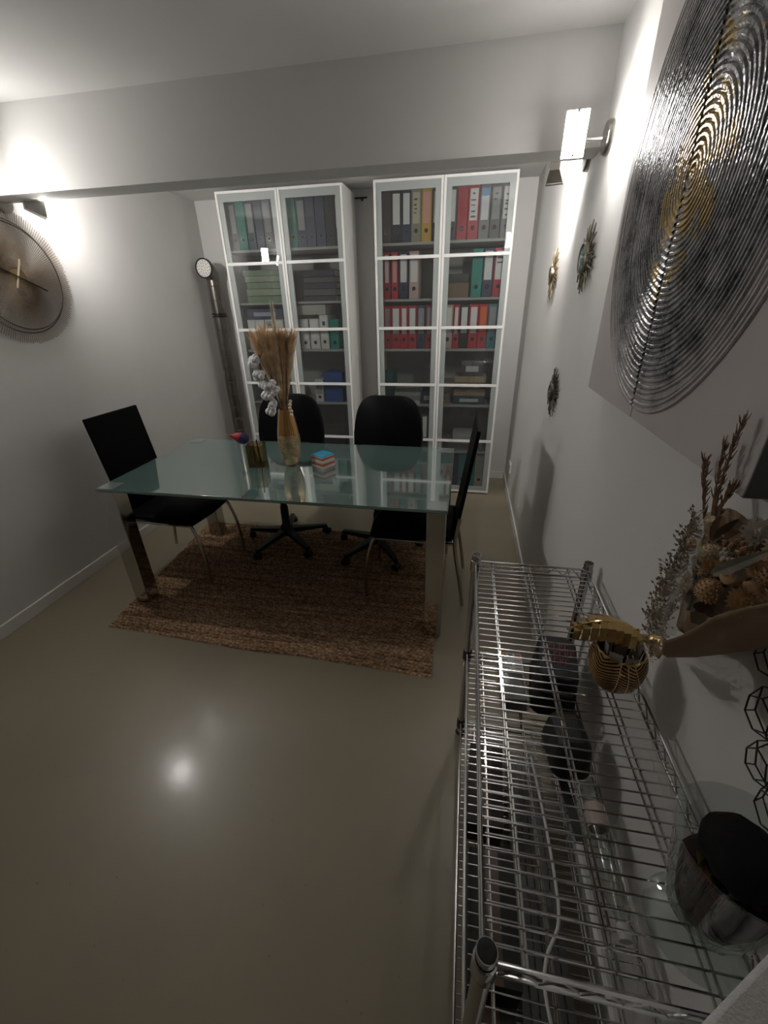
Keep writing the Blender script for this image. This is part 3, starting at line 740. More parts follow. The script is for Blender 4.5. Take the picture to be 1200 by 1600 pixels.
MB().lathe([(.075,.004),(.075,.030),(.060,.036)], 40, axis='x').build('centre_disc', mat('disc_gold', (.26,.18,.09), .5, metal=.4, var=.2), so, smooth=True)
MB().tube([(.04,-.028,-.05),(.04,.040,.085)], .0045, 8).build('gold_bar', mat('bar_gold', (.85,.75,.58), .3, metal=.7), so, smooth=True)
MB().tube([(.044,-.10,.045),(.044,.14,-.06)], .004, 8).build('dark_bar', mat('hoop_dark'), so, smooth=True)

# ------------------------------------------------------------------ right wall: three small sunburst mirrors
def sun_mirror(label, y, z, r, rim, glass_col, rods, rodmat, seed):
    t = thing('sunburst_mirror', label, 'mirror', (XR, y, z), 0, 'small sunburst mirrors on the right wall')
    q = random.Random(seed)
    MB().lathe([(rim,-.004),(rim,-.024),(rim*.90,-.030),(rim*.84,-.026)], 28, axis='x', cap1=False).build('rim', rodmat, t, smooth=True)
    MB().lathe([(rim*.86,-.025),(rim*.5,-.029),(.002,-.031)], 28, axis='x').build('mirror_glass', glass_col, t, smooth=True)
    for k in range(rods):
        a = 2*PI*k/rods; ln = r*(1 if k % 2 == 0 else .74)*q.uniform(.92,1.04)
        c, s = math.cos(a), math.sin(a); wv = .0042
        MB().tube([(-.012, rim*.8*c, rim*.8*s), (-.010 - .003*(k % 3), ln*.7*c, ln*.7*s), (-.010, ln*c, ln*s)], [wv, wv, wv*.5], 5).build('ray', rodmat, t)
    return t
DKB = mat('ray_dark_bronze', (.13,.115,.095), .45, metal=.6, var=.2, vscale=60)
MIR = mat('mirror_dark', (.30,.32,.32), .05, metal=1)
TEAL = mat('mirror_teal', (.05,.17,.17), .12, metal=.3, spec=.7, coat=.5)
sun_mirror('sunburst mirror with teal centre on right wall, nearest the painting', 2.0, 1.722, .125, .058, TEAL, 36, mat('ray_olive_bronze', (.24,.22,.17), .4, metal=.7, var=.2, vscale=60), 1)
sun_mirror('gilt sunburst mirror on right wall, farthest from the painting', 2.715, 1.705, .125, .040, mat('mirror_gilt', (.45,.36,.24), .12, metal=1), 34, mat('ray_gilt', (.60,.50,.34), .3, metal=1, var=.15, vscale=60), 2)
sun_mirror('lowest of the three sunburst mirrors, dark bronze on right wall', 2.222, 1.172, .118, .042, MIR, 36, DKB, 4)

# ------------------------------------------------------------------ painting: two canvases with raised concentric rings
PY0, PY1, PSEAM, PZ0, PZ1, PT = .620, 1.505, 1.095, 1.325, 2.26, .042
CY, CZ = 1.075, 1.79
pt = thing('ring_painting', 'two-panel painting of black, silver and gold raised rings on right wall', 'painting', (XR-.002, CY, CZ))
def ring_mat():
    m = bpy.data.materials.new('ring_paint'); m.use_nodes = True; nt = m.node_tree; b = nt.nodes['Principled BSDF']; L = nt.links.new
    tc = nt.nodes.new('ShaderNodeTexCoord'); tc.object = pt
    P = tc.outputs['Object']
    n1 = nt.nodes.new('ShaderNodeTexNoise'); n1.inputs['Scale'].default_value = 16; n1.inputs['Detail'].default_value = 10; n1.inputs['Roughness'].default_value = .78; L(P, n1.inputs['Vector'])
    cr = nt.nodes.new('ShaderNodeValToRGB'); e = cr.color_ramp.elements
    e[0].position = .40; e[0].color = (.022,.023,.030,1); e[1].position = .60; e[1].color = (.30,.295,.30,1)
    L(n1.outputs['Fac'], cr.inputs[0])
    # gold patch around a slanted spine through the centre
    sp = nt.nodes.new('ShaderNodeSeparateXYZ'); L(P, sp.inputs[0])
    def M2(op, a, bb):
        x = nt.nodes.new('ShaderNodeMath'); x.operation = op
        for i, s in enumerate((a, bb)):
            if isinstance(s, (int, float)): x.inputs[i].default_value = s
            else: L(s, x.inputs[i])
        return x.outputs[0]
    yy_ = M2('DIVIDE', sp.outputs['Y'], .11)
    zz_ = M2('DIVIDE', M2('ADD', sp.outputs['Z'], .0), .20)
    d = M2('ADD', M2('MULTIPLY', yy_, yy_), M2('MULTIPLY', zz_, zz_))
    n2 = nt.nodes.new('ShaderNodeTexNoise'); n2.inputs['Scale'].default_value = 14; n2.inputs['Detail'].default_value = 9; n2.inputs['Roughness'].default_value = .72; L(P, n2.inputs['Vector'])
    s = M2('ADD', d, M2('MULTIPLY', M2('SUBTRACT', n2.outputs['Fac'], .47), 9.0))
    g = M2('LESS_THAN', s, 1.0)
    mx = nt.nodes.new('ShaderNodeMixRGB'); L(g, mx.inputs[0]); L(cr.outputs[0], mx.inputs[1]); mx.inputs[2].default_value = (.46,.33,.14,1)
    # the outermost rings fade into the canvas colour
    ry = M2('DIVIDE', sp.outputs['Y'], .40); rz = M2('DIVIDE', sp.outputs['Z'], .44)
    rr = M2('SQRT', M2('ADD', M2('MULTIPLY', ry, ry), M2('MULTIPLY', rz, rz)), 0)
    n3 = nt.nodes.new('ShaderNodeTexNoise'); n3.inputs['Scale'].default_value = 18; n3.inputs['Detail'].default_value = 5; L(P, n3.inputs['Vector'])
    edge = nt.nodes.new('ShaderNodeMapRange'); edge.inputs['From Min'].default_value = .78; edge.inputs['From Max'].default_value = 1.0
    L(M2('ADD', rr, M2('MULTIPLY', M2('SUBTRACT', n3.outputs['Fac'], .5), .35)), edge.inputs['Value'])
    mx2 = nt.nodes.new('ShaderNodeMixRGB'); L(edge.outputs[0], mx2.inputs[0]); L(mx.outputs[0], mx2.inputs[1]); mx2.inputs[2].default_value = (.44,.41,.405,1)
    L(mx2.outputs[0], b.inputs['Base Color'])
    b.inputs['Roughness'].default_value = .27; b.inputs['Specular IOR Level'].default_value = .7
    L(M2('MULTIPLY', g, .75), b.inputs['Metallic'])
    bp = nt.nodes.new('ShaderNodeBump'); bp.inputs['Strength'].default_value = .6; bp.inputs['Distance'].default_value = .004
    n4 = nt.nodes.new('ShaderNodeTexNoise'); n4.inputs['Scale'].default_value = 110; n4.inputs['Detail'].default_value = 4; L(P, n4.inputs['Vector'])
    L(n4.outputs['Fac'], bp.inputs['Height']); L(bp.outputs[0], b.inputs['Normal'])
    return m
RINGP = ring_mat()
CANVAS = mat('canvas_ground', (.50,.465,.455), .6, var=.05, vscale=4, bump=.06, bscale=400)
CANVAS_SIDE_SHADE = mat('canvas_side_shade', (.14,.15,.145), .7, var=.05)  # dark tone paints in the shade on the canvas's near edge
for nm, ya, yb_, lb in (('canvas_panel', PSEAM+.0012, PY1, 'narrower far panel'), ('canvas_panel', PY0, PSEAM-.0012, 'wider near panel')):
    c = MB().box(-PT, 0, ya-CY, yb_-CY, PZ0-CZ, PZ1-CZ).build(nm, CANVAS, pt, bevel=.0015)
    if ya < 1:
        MB().box(-PT+.001, 0, ya-CY-.0006, ya-CY, PZ0-CZ+.001, PZ1-CZ-.001).build('canvas_side_shade', CANVAS_SIDE_SHADE, c)
    q = random.Random(5)
    # dark ground disc inside the rings
    m = MB(); pts = []
    for k in range(121):
        a = -PI + 2*PI*k/120
        y, z = .395*math.cos(a), .432*math.sin(a)
        yl = max(ya-CY+.002, min(yb_-CY-.002, y)); z = min(z, PZ1-CZ-.003)
        pts.append((yl, z))
    # one clipped ellipse
    b = 0
    m.v = [(-PT-.0008, y, z) for y, z in pts]; m.f = [tuple(range(len(pts)-1))]
    m.build('painted_ground', RINGP, c)
    NR = 36
    for i in range(NR):
        f = (i+.6)/NR; ry_, rz_ = .40*f, .44*f
        ph = q.random()*6
        seg = []; runs = []
        n = max(120, int(420*f)); lo, hi = ya-CY+.0015, yb_-CY-.0015
        for k in range(n+1):
            a = -PI + 2*PI*k/n if ya > 1 else 2*PI*k/n
            # far panel keeps y above the seam, near panel below: start the sweep on the other side of the seam
            wob = 1 + .006*math.sin(5*a+ph)
            y, z = ry_*wob*math.cos(a), rz_*wob*math.sin(a)
            if lo <= y <= hi and z < PZ1-CZ-.002: seg.append((y, z))
            elif seg:
                runs.append(seg); seg = []
        if seg: runs.append(seg)
        rw = .44/NR*.40; hgt = .0035
        m = MB()
        for run in runs:
            if len(run) < 3: continue
            b = len(m.v); N = len(run)
            for k, (y, z) in enumerate(run):
                l = math.hypot(y/ry_**2, z/rz_**2) or 1; ny, nz = y/ry_**2/l, z/rz_**2/l
                for off, h in ((-1,0),(-.45,hgt),(.45,hgt),(1,0)):
                    m.v.append((-PT-.0009-h, max(lo, min(hi, y+ny*off*rw)), z+nz*off*rw))
            for k in range(N-1):
                for j in range(3):
                    a_ = b+k*4+j; m.f.append((a_, a_+4, a_+5, a_+1))
        if m.f: m.build('ring_ridge', RINGP, c, smooth=True)

# ------------------------------------------------------------------ right wall: wire hexagon ornament
hx_ = thing('wire_wall_ornament', 'black wire geometric ornament of open boxes on right wall', 'wall ornament', (XR, .455, 1.05))
WIRE = mat('black_wire', (.06,.055,.03), .4, metal=.6, var=.1)
def hexbox(cy, cz, r, rot, dx):
    P = [(-.006, cy+r*math.cos(rot+k*PI/3), cz+r*math.sin(rot+k*PI/3)) for k in range(6)]
    Q = [(-.006-dx, y*.0+cy+(y-cy)*.62, cz+(z-cz)*.62) for _, y, z in P]
    m = MB().tube(P, .0012, 6, closed=True).tube(Q, .0012, 6, closed=True)
    for a, b in zip(P, Q): m.tube([a, b], .0010, 5)
    m.build('wire_box', WIRE, hx_)
hexbox(.005, .030, .040, .35, .022); hexbox(-.025, -.03, .035, .1, .02); hexbox(.035, .10, .035, .6, .02); hexbox(-.065, .055, .04, .3, .025); hexbox(-.07, -.06, .04, .5, .02)

# ------------------------------------------------------------------ chrome wire rack
RX0, RX1, RY0, RY1 = .072, .407, .232, 1.152
RACK_Z = [.075, .45, .838]
rk = thing('wire_rack', 'chrome wire shelving rack with three shelves along the right wall', 'shelf rack', (0, 0, 0))
POST_TOP = .862
for (x, y) in ((RX0,RY0),(RX1,RY0),(RX0,RY1),(RX1,RY1)):
    p = MB().tube([(x,y,.012),(x,y,POST_TOP)], .0128, 18).build('post', CHROME_WIRE, rk, smooth=True)
    MB().lathe([(.0132,POST_TOP-.012),(.0140,POST_TOP),(.0138,POST_TOP+.003),(.0126,POST_TOP+.003),(.0124,POST_TOP+.0005)], 20, c=(x,y,0), cap0=False, cap1=False).build('cap_ring', CHROME_WIRE, p, smooth=True)
    MB().lathe([(.0122,POST_TOP+.0002),(.0120,POST_TOP+.0026),(.0095,POST_TOP+.0030),(.002,POST_TOP+.0024)], 18, c=(x,y,0)).build('end_plug', BLACK_P, p, smooth=True)
    MB().lathe([(.016,0),(.019,.004),(.012,.012)], 14, c=(x,y,0)).build('foot', BLACK_P, p, smooth=True)
wire_m = MB().tube([(RX0+.004,0,0),(RX1-.004,0,0)], .0016, 6).mesh('cross_wire', CHROME_WIRE, True)
NW = 43
for zi, z in enumerate(RACK_Z):
    m = MB(); ov = .013
    xa, xb, ya, yb_ = RX0-.002, RX1+.002, RY0-.002, RY1+.002
    for dz in (0, -.030):
        m.tube([(xa,ya,z+dz),(xa,yb_,z+dz)], .0031, 8).tube([(xb,ya,z+dz),(xb,yb_,z+dz)], .0031, 8).tube([(xa,ya,z+dz),(xb,ya,z+dz)], .0031, 8).tube([(xa,yb_,z+dz),(xb,yb_,z+dz)], .0031, 8)
    sh = m.build('shelf', CHROME_WIRE, rk, smooth=True)
    for (x0, y0, x1, y1) in ((xa,ya,xa,yb_),(xb,ya,xb,yb_),(xa,ya,xb,ya),(xa,yb_,xb,yb_)):
        ln = math.hypot(x1-x0, y1-y0); n = max(4, int(ln/.05)); pts = []
        for k in range(n*2+1):
            f = (k/(n*2))*.88+.06; pts.append((x0+(x1-x0)*f, y0+(y1-y0)*f, z-.003 if k % 2 else z-.027))
        MB().tube(pts, .0018, 5).build('truss_wire', CHROME_WIRE, sh, smooth=True)
    for fx in (.155, .49, .83):
        x = RX0+(RX1-RX0)*fx
        MB().tube([(x,ya,z-.0052),(x,yb_,z-.0052)], .0024, 6).tube([(x,ya,z-.030),(x,yb_,z-.030)], .0024, 6).build('support_rod', CHROME_WIRE, sh, smooth=True)
    for k in range(NW):
        obj('cross_wire', wire_m, sh, (0, RY0+.018+(RY1-RY0-.034)*k/(NW-1), z-.001))
    for (x, y) in ((RX0,RY0),(RX1,RY0),(RX0,RY1),(RX1,RY1)):
        MB().lathe([(.0150,-.038),(.0165,-.034),(.0158,.004),(.0135,.006)], 18, c=(x,y,z), cap0=False, cap1=False).build('corner_sleeve', CHROME_WIRE if zi == 2 else BLACK_P, sh, smooth=True)

# things on the middle shelf of the rack
ZS = RACK_Z[1]+.0022
bg = thing('tool_case', 'black rounded case with red and white lettering on the middle rack shelf', 'case', (.335, 1.02, ZS), R(-8))
def rbox(sx, sy, z0, z1, rr, nm, mm, par, top=.86, bev=.012):
    poly = []
    for cx_, cy_, a0 in ((sx/2-rr, sy/2-rr, 0), (-sx/2+rr, sy/2-rr, PI/2), (-sx/2+rr, -sy/2+rr, PI), (sx/2-rr, -sy/2+rr, 1.5*PI)):
        for k in range(6):
            a = a0+PI/2*k/5; poly.append((cx_+rr*math.cos(a), cy_+rr*math.sin(a)))
    m = MB().prism(poly, z0, z1); n = len(poly)
    for i in range(n): x, y, z = m.v[n+i]; m.v[n+i] = (x*top, y*top, z)
    return m.build(nm, mm, par, smooth=True, bevel=bev, seg=3)
CASE = mat('case_black', (.009,.009,.010), .55, var=.2, vscale=20, bump=.2, bscale=120)
rbox(.135, .22, 0, .135, .04, 'body', CASE, bg)
rbox(.118, .19, .1352, .150, .035, 'lid', CASE, bg, .94, .004)
m = MB(); q = random.Random(9)
for rowi, (y0, n) in enumerate(((.048,4),(.016,5),(-.018,4))):
    for k in range(n):
        x = -.028+.016*k
        m.box(x, x+.004, y0-.012, y0+.012, .1502, .1508)
        if (k+rowi) % 2: m.box(x, x+.011, y0+.008, y0+.012, .1502, .1508)
        else: m.box(x, x+.010, y0-.003, y0+.001, .1502, .1508).box(x+.008, x+.011, y0-.003, y0+.012, .1502, .1508)
m.build('red_lettering', mat('case_red', (.26,.03,.05), .6), bg)
m = MB()
for k in range(4): m.box(-.045, -.036, .045-.025*k, .060-.025*k, .1502, .1508)
m.build('white_lettering', mat('case_white', (.32,.32,.33), .6), bg)
MB().tube(spline([(-.04,-.095,.10),(-.02,-.12,.12),(.02,-.12,.12),(.04,-.095,.10)]), .006, 8).build('handle', BLACK_P, bg, smooth=True)
c2 = thing('black_pouch', 'plain black pouch with a hanging strap beside the lettered case', 'pouch', (.335, .80, ZS), R(6))
rbox(.105, .15, 0, .115, .03, 'body', CASE, c2, .8, .02)
MB().box(-.035, -.013, -.21, -.07, .003, .007).build('strap', BLACK_P, c2)
MB().lathe([(.008,.116),(.008,.120)], 10, c=(-.02,.01,-.0)).build('snap', STEEL, c2)
lp = thing('labelled_packet', 'clear packet with white printed label on the middle rack shelf', 'packet', (.212, 1.01, ZS), R(2))
rbox(.075, .19, 0, .045, .01, 'grey_contents', mat('packet_grey', (.10,.10,.09), .6, var=.2, vscale=20), lp, .9, .006)
rbox(.085, .20, -.000, .056, .01, 'wrapper', CELLO, lp, .95, .004)
lab = MB().box(-.036,.036,.01,.095,.0565,.058).build('label_card', mat('label_card', (.66,.64,.61), .6, var=.03), lp)
MB().box(-.033,-.012,.075,.092,.0582,.0588).box(.015,.033,.075,.092,.0582,.0588).build('orange_print', mat('print_orange', (.60,.20,.12), .6), lab)
MB().box(-.008,.008,.076,.091,.0582,.0588).build('green_print', mat('print_green', (.10,.25,.20), .6), lab)
m = MB()
for k in range(5): m.box(-.032,-.032+.035*(.6+.4*((k*7) % 5)/4),.060-.011*k,.064-.011*k,.0582,.0588).box(.010,.032,.060-.011*k,.064-.011*k,.0582,.0588)
m.build('grey_print', mat('print_grey', (.22,.22,.22), .6), lab)
bt = thing('plastic_bottle', 'clear plastic bottle lying on the middle rack shelf near the wall', 'bottle', (.374, .592, ZS+.024))
MB().lathe([(.010,-.155),(.010,-.135),(.022,-.105),(.0225,-.02),(.0205,-.01),(.0225,0),(.0225,.11),(.018,.12)], 20, axis='y').build('shell', BOTTLE, bt, smooth=True)
MB().lathe([(.0126,-.175),(.0126,-.150)], 16, axis='y').build('cap', mat('cap_grey', (.45,.45,.44), .4), bt, smooth=True)
MB().lathe([(.0230,.02),(.0230,.07)], 20, axis='y', cap0=False, cap1=False).build('paper_band', mat('bottle_band', (.42,.33,.30), .6, var=.1), bt, smooth=True)
cb_ = thing('white_cable', 'white cable draped over the middle rack shelf', 'cable', (0, 0, ZS+.004))
MB().tube(spline([(.246,.78,0),(.258,.62,0),(.262,.50,0),(.256,.43,0),(.225,.375,0),(.215,.33,0),(.222,.27,0),(.225,.235,0)]), .0033, 8).build('cord', mat('cable_white', (.55,.55,.52), .5, var=.05), cb_, smooth=True)
# bottom shelf: slatted panel and dark cartons
ZS0 = RACK_Z[0]+.0022
sl = thing('slatted_panel', 'grey slatted panel lying along the bottom shelf of the rack', 'panel', (.285, .66, ZS0))
for k in range(6):
    MB().box(-.058+.0205*k, -.0405+.0205*k, -.36, .36, .012, .020).build('slat', mat('slat_grey', (.17,.17,.165), .55, var=.08, vscale=10), sl)
for y in (-.32, 0, .32): MB().box(-.058, .062, y-.012, y+.012, 0, .0118).build('batten', mat('slat_dark', (.05,.05,.05), .6), sl)
for i, (x, y, sx, sy, sz, c, lb) in enumerate(((.150,.86,.11,.26,.10,(.045,.035,.033),'dark brown carton at the far end of the bottom rack shelf'), (.155,.52,.12,.26,.13,(.020,.020,.020),'black carton in the middle of the bottom rack shelf'), (.150,.31,.11,.12,.08,(.035,.033,.028),'small dark carton at the near end of the bottom rack shelf'))):
    t = thing('rack_carton', lb, 'box', (x, y, ZS0), R(3*(i-1)), 'dark cartons on the bottom rack shelf')
    mm = mat('rack_carton_%d' % i, c, .6, var=.15, vscale=12)
    MB().box(-sx/2, sx/2, -sy/2, sy/2, 0, sz).build('body', mm, t, bevel=.003)
    MB().box(-sx/2+.001, -.001, -sy/2, sy/2, sz, sz+.003).box(.001, sx/2-.001, -sy/2, sy/2, sz, sz+.003).build('flaps', mm, t)
    MB().box(-.018, .018, -sy/2-.0006, sy/2+.0006, sz+.003, sz+.0036).build('tape', mat('dark_tape', (.10,.06,.04), .35), t)

# ------------------------------------------------------------------ gold pot, gold leaf, bouquet on the top shelf
ZT = RACK_Z[2]+.0012
gp = thing('gold_pot', 'rounded gold pot with dark leaf-rib stripes on the rack top', 'pot', (.352, .715, ZT))
def stripe_mat():
    m = bpy.data.materials.new('striped_gold'); m.use_nodes = True; nt = m.node_tree; b = nt.nodes['Principled BSDF']; L = nt.links.new
    tc = nt.nodes.new('ShaderNodeTexCoord'); sp = nt.nodes.new('ShaderNodeSeparateXYZ'); L(tc.outputs['Object'], sp.inputs[0])
    def M2(op, a, bb=0):
        x = nt.nodes.new('ShaderNodeMath'); x.operation = op
        for i, s in enumerate((a, bb)):
            if isinstance(s, (int, float)): x.inputs[i].default_value = s
            else: L(s, x.inputs[i])
        return x.outputs[0]
    ang = M2('ARCTAN2', sp.outputs['Y'], sp.outputs['X'])
    saw = M2('ABSOLUTE', M2('SUBTRACT', M2('FRACT', M2('MULTIPLY', ang, 5/(2*PI))), .5))
    ph = M2('ADD', M2('MULTIPLY', sp.outputs['Z'], 900), M2('MULTIPLY', saw, 26))
    g = M2('GREATER_THAN', M2('SINE', ph), .15)
    mx = nt.nodes.new('ShaderNodeMixRGB'); L(g, mx.inputs[0]); mx.inputs[1].default_value = (.58,.36,.16,1); mx.inputs[2].default_value = (.035,.02,.012,1)
    L(mx.outputs[0], b.inputs['Base Color']); b.inputs['Metallic'].default_value = .85; b.inputs['Roughness'].default_value = .25
    bp = nt.nodes.new('ShaderNodeBump'); bp.inputs['Strength'].default_value = .5; bp.inputs['Distance'].default_value = .003; bp.invert = True
    L(g, bp.inputs['Height']); L(bp.outputs[0], b.inputs['Normal'])
    return m
MB().lathe([(.022,0),(.034,.004),(.048,.022),(.055,.048),(.056,.070),(.052,.088),(.047,.098),(.043,.098),(.047,.080),(.048,.05),(.03,.012)], 40, cap1=True).build('body', stripe_mat(), gp, smooth=True)
pts = [(.0455*math.cos(a), .0455*math.sin(a), .099+.0015*math.sin(18*a)) for a in [2*PI*k/72 for k in range(72)]]
MB().tube(pts, .0022, 6, closed=True).build('beaded_rim', BRASS, gp, smooth=True)
gl = thing('gold_leaf', 'shiny gold palm-leaf ornament lying over the gold pot', 'ornament', (.352, .735, ZT+.1045))
LEAFM = mat('polished_leaf_gold', (.62,.43,.18), .16, metal=1, var=.12, vscale=25)
m = MB()
n = 10; mid = []
for k in range(n+1):
    f = k/n; mid.append(Vector((-.105+.155*f, .002*math.sin(f*3), .012+.030*math.sin(PI*min(1, f*1.05)) )))
MB().tube(mid, .0024, 6).build('midrib', LEAFM, gl, smooth=True)
for s in (-1, 1):
    for k in range(1, n):
        f = k/n; L_ = .044*math.sin(PI*(.12+.82*f))**.8
        a = mid[k]; b = mid[k]+Vector((.0165,0,0)); e = a + Vector((-.012, s*L_, -.010-.016*f)); e2 = b + Vector((-.014, s*L_*.92, -.010-.016*f))
        mm = MB(); h = (a+e)/2+Vector((0,0,.006)); h2 = (b+e2)/2+Vector((0,0,.006))
        mm.quad(a, b, h2, h).quad(h, h2, e2, e)
        o = mm.build('leaflet', LEAFM, gl)
        md = o.modifiers.new('solid', 'SOLIDIFY'); md.thickness = .0015
rb = thing('plant_collar', 'pale paper and cellophane twist filling the gold pot mouth', 'paper', (.352, .705, ZT+.06))
m = MB(); q = random.Random(21)
for k in range(7):
    a = 2*PI*k/7; a2 = a+.75
    p0 = Vector((.030*math.cos(a), .030*math.sin(a), .0)); p1 = Vector((.030*math.cos(a2), .030*math.sin(a2), 0))
    m.quad(p0, p1, p1*1.2+Vector((0,-.002,.055+.01*q.random())), p0*1.2+Vector((0,-.002,.05+.015*q.random())))
m.build('paper_folds', mat('pale_paper', (.36,.34,.31), .6, var=.1), rb)
m = MB()
for k in range(3): m.tube(spline([(-.01+.01*k,-.02,.05),(-.015+.012*k,-.04,.045),(-.02+.02*k,-.056,.01),(-.025+.022*k,-.060,-.012)]), .0008, 4)
m.build('raffia_ties', mat('raffia', (.50,.38,.22), .7), rb)

# bouquet --------------------------------------------------------
bq = thing('dried_bouquet', 'wrapped bouquet of dried flowers leaning from the gold pot to the wall', 'bouquet', (.372, .70, ZT+.11))
BO = Vector(bq.location)
def px(u, v, x):
    """point of the plane x = const (parallel to the right wall) seen at photo pixel (u, v), relative to the bouquet's base"""
    d = r2*((u-600)/CAM_F) + d2*((v-800)/CAM_F) + fw
    return Vector((0, 0, CAM_H)) + d*(x/d.x) - BO
KRAFT = mat('kraft_paper', (.30,.20,.115), .75, var=.1, vscale=14, bump=.25, bscale=40)
def loft(rows, nm, mm, thick=.0008, ruff=0, n=4, seed=1):
    q = random.Random(seed); R_ = [spline(r_, n) for r_ in rows]
    cols = [spline(c, n) for c in zip(*R_)]
    m = MB(); nr = len(cols[0])
    for c in cols:
        for p in c: m.v.append(tuple(p + Vector((q.uniform(-1,1), q.uniform(-1,1), q.uniform(-1,1)))*ruff))
    for i in range(len(cols)-1):
        for j in range(nr-1): b_ = i*nr+j; m.f.append((b_, b_+nr, b_+nr+1, b_+1))
    o = m.build(nm, mm, bq, smooth=True)
    if thick: md = o.modifiers.new('solid', 'SOLIDIFY'); md.thickness = thick
    return o
row0 = [px(u, v, .305) for u, v in ((1036,1003),(1080,985),(1118,963),(1160,950),(1205,943),(1250,936))]
row1 = [px(u, v, .335) for u, v in ((1042,1026),(1085,1016),(1122,1002),(1160,983),(1205,966),(1250,955))]
row2 = [p + Vector((.075, .012, .012)) for p in row1]
row3 = [px(u, v, .412) for u, v in ((1060,985),(1075,925),(1090,870),(1120,860),(1180,862),(1250,850))]
row4 = [px(u, v, .412) for u, v in ((1064,960),(1080,880),(1100,812),(1138,794),(1186,822),(1250,815))]
loft([row0, row1, row2, row3, row4], 'kraft_wrap', KRAFT, ruff=.0006)
loft([[px(1030,1030,.36), px(1012,1012,.36), px(1004,990,.37)], [px(1038,1018,.345), px(1030,1010,.35), px(1036,1000,.345)]], 'paper_neck', KRAFT)
c0 = [px(u, v, .40) for u, v in ((1003,990),(1022,945),(1045,893),(1075,832),(1097,803))]
c1 = [px(u, v, .325) for u, v in ((1010,1005),(1038,960),(1060,905),(1083,850),(1098,812))]
c2 = [px(u, v, .308) for u, v in ((1036,1003),(1062,985),(1078,945),(1086,900),(1098,850))]
loft([c0, c1, c2], 'cellophane', CELLO, thick=0, ruff=.0035)
FL = [mat('strawflower_peach', (.56,.38,.20), .8, var=.2, vscale=60), mat('strawflower_tan', (.46,.29,.15), .8, var=.2, vscale=60), mat('strawflower_cream', (.58,.46,.31), .8, var=.2, vscale=60), mat('seed_brown', (.26,.14,.07), .8, var=.25, vscale=80), mat('dry_white', (.55,.50,.43), .8, var=.1, vscale=60)]
DLEAF = mat('dry_leaf_dark', (.11,.085,.065), .75, var=.25, vscale=20); GLEAF = mat('dry_leaf_grey', (.23,.215,.18), .7, var=.2, vscale=20); BLEAF = mat('dry_leaf_brown', (.22,.135,.075), .7, var=.2, vscale=20)
def flower(p, d, r, kind, mm, seed):
    q = random.Random(seed); d = d.normalized(); s1 = d.orthogonal().normalized(); s2 = d.cross(s1); m = MB()
    if kind == 'straw':
        for ringi, (rr, up, n, pl) in enumerate(((1,.10,18,.5),(.80,.38,16,.45),(.54,.62,12,.38),(.28,.80,8,.3))):
            for k in range(n):
                a = 2*PI*k/n + ringi*.3; dr = s1*math.cos(a)+s2*math.sin(a); tn = d.cross(dr)
                b = p + dr*r*rr*.35 + d*r*up*.6; e = p + dr*r*rr*1.05 + d*r*(up+.12*q.random()); w_ = r*.17
                mid_ = (b+e)/2 + d*r*.06
                m.quad(b-tn*w_*.6, b+tn*w_*.6, mid_+tn*w_, mid_-tn*w_).tri(mid_-tn*w_, mid_+tn*w_, e)
        m.ball(tuple(p+d*r*.35), r*.42, 8, 6)
    elif kind == 'dome':
        m.ball(tuple(p), r*.9, 12, 8)
        for k in range(90):
            z = 1-1.7*(k+.5)/90; a = k*2.4; c = math.sqrt(max(0, 1-z*z)); v = (s1*math.cos(a)+s2*math.sin(a))*c + d*z
            m.tube([p+v*r*.8, p+v*r*1.02], [r*.11, r*.05], 5)
    elif kind == 'berries':
        for k in range(14):
            v = Vector((q.uniform(-1,1), q.uniform(-1,1), q.uniform(-1,1)))*r*.8; m.ball(tuple(p+v), r*.28, 6, 5)
    elif kind == 'pod':
        m2 = MB().lathe([(r*.2,-r*1.3),(r*.65,-r*.8),(r*.85,0),(r*.8,r*.35),(r*.5,r*.9),(r*.1,r*1.2)], 14, ripple=lambda a, i: 1+.06*math.cos(9*a))
        b = len(m.v); m.v += [tuple(p + s1*v[0] + s2*v[1] + d*v[2]) for v in m2.v]; m.f += [tuple(b+i for i in f) for f in m2.f]
    return m.build({'straw':'strawflower','dome':'round_flower','berries':'berry_cluster','pod':'seed_pod'}[kind], mm, bq, smooth=(kind != 'straw'))
view = (Vector((0,0,CAM_H)) - Vector((.33,.52,1.26))).normalized()
along = Vector((0, -.5, .85)).normalized()
q = random.Random(31)
for i, (u, v, r_, k, c, x) in enumerate([(1160,940,.0165,'straw',0,.315),(1109,924,.0165,'dome',1,.322),(1108,866,.0145,'dome',2,.335),(1090,850,.013,'berries',0,.345),(1188,836,.020,'straw',4,.345),(1153,850,.012,'berries',3,.34),(1170,862,.011,'berries',3,.335),
        (1112,886,.012,'straw',1,.33),(1162,893,.012,'straw',4,.325),(1182,895,.010,'straw',0,.322),(1143,903,.012,'pod',1,.325),(1197,882,.015,'dome',1,.33),(1135,866,.010,'berries',4,.34),(1215,905,.016,'dome',3,.325),(1222,860,.018,'straw',2,.34),
        (1093,832,.010,'berries',1,.36),(1105,818,.009,'pod',2,.37),(1125,905,.009,'berries',3,.335),(1096,895,.010,'berries',1,.34),(1140,880,.009,'berries',2,.335),(1200,925,.014,'straw',1,.32),(1180,918,.011,'pod',3,.325),(1230,930,.016,'straw',0,.32)]):
    flower(px(u, v, x), (view*.75 + along*.5 + Vector((0, q.uniform(-.3,.3), q.uniform(-.2,.3)))) if k != 'pod' else Vector((0,-.9,.35)), r_, k, FL[c], 50+i)
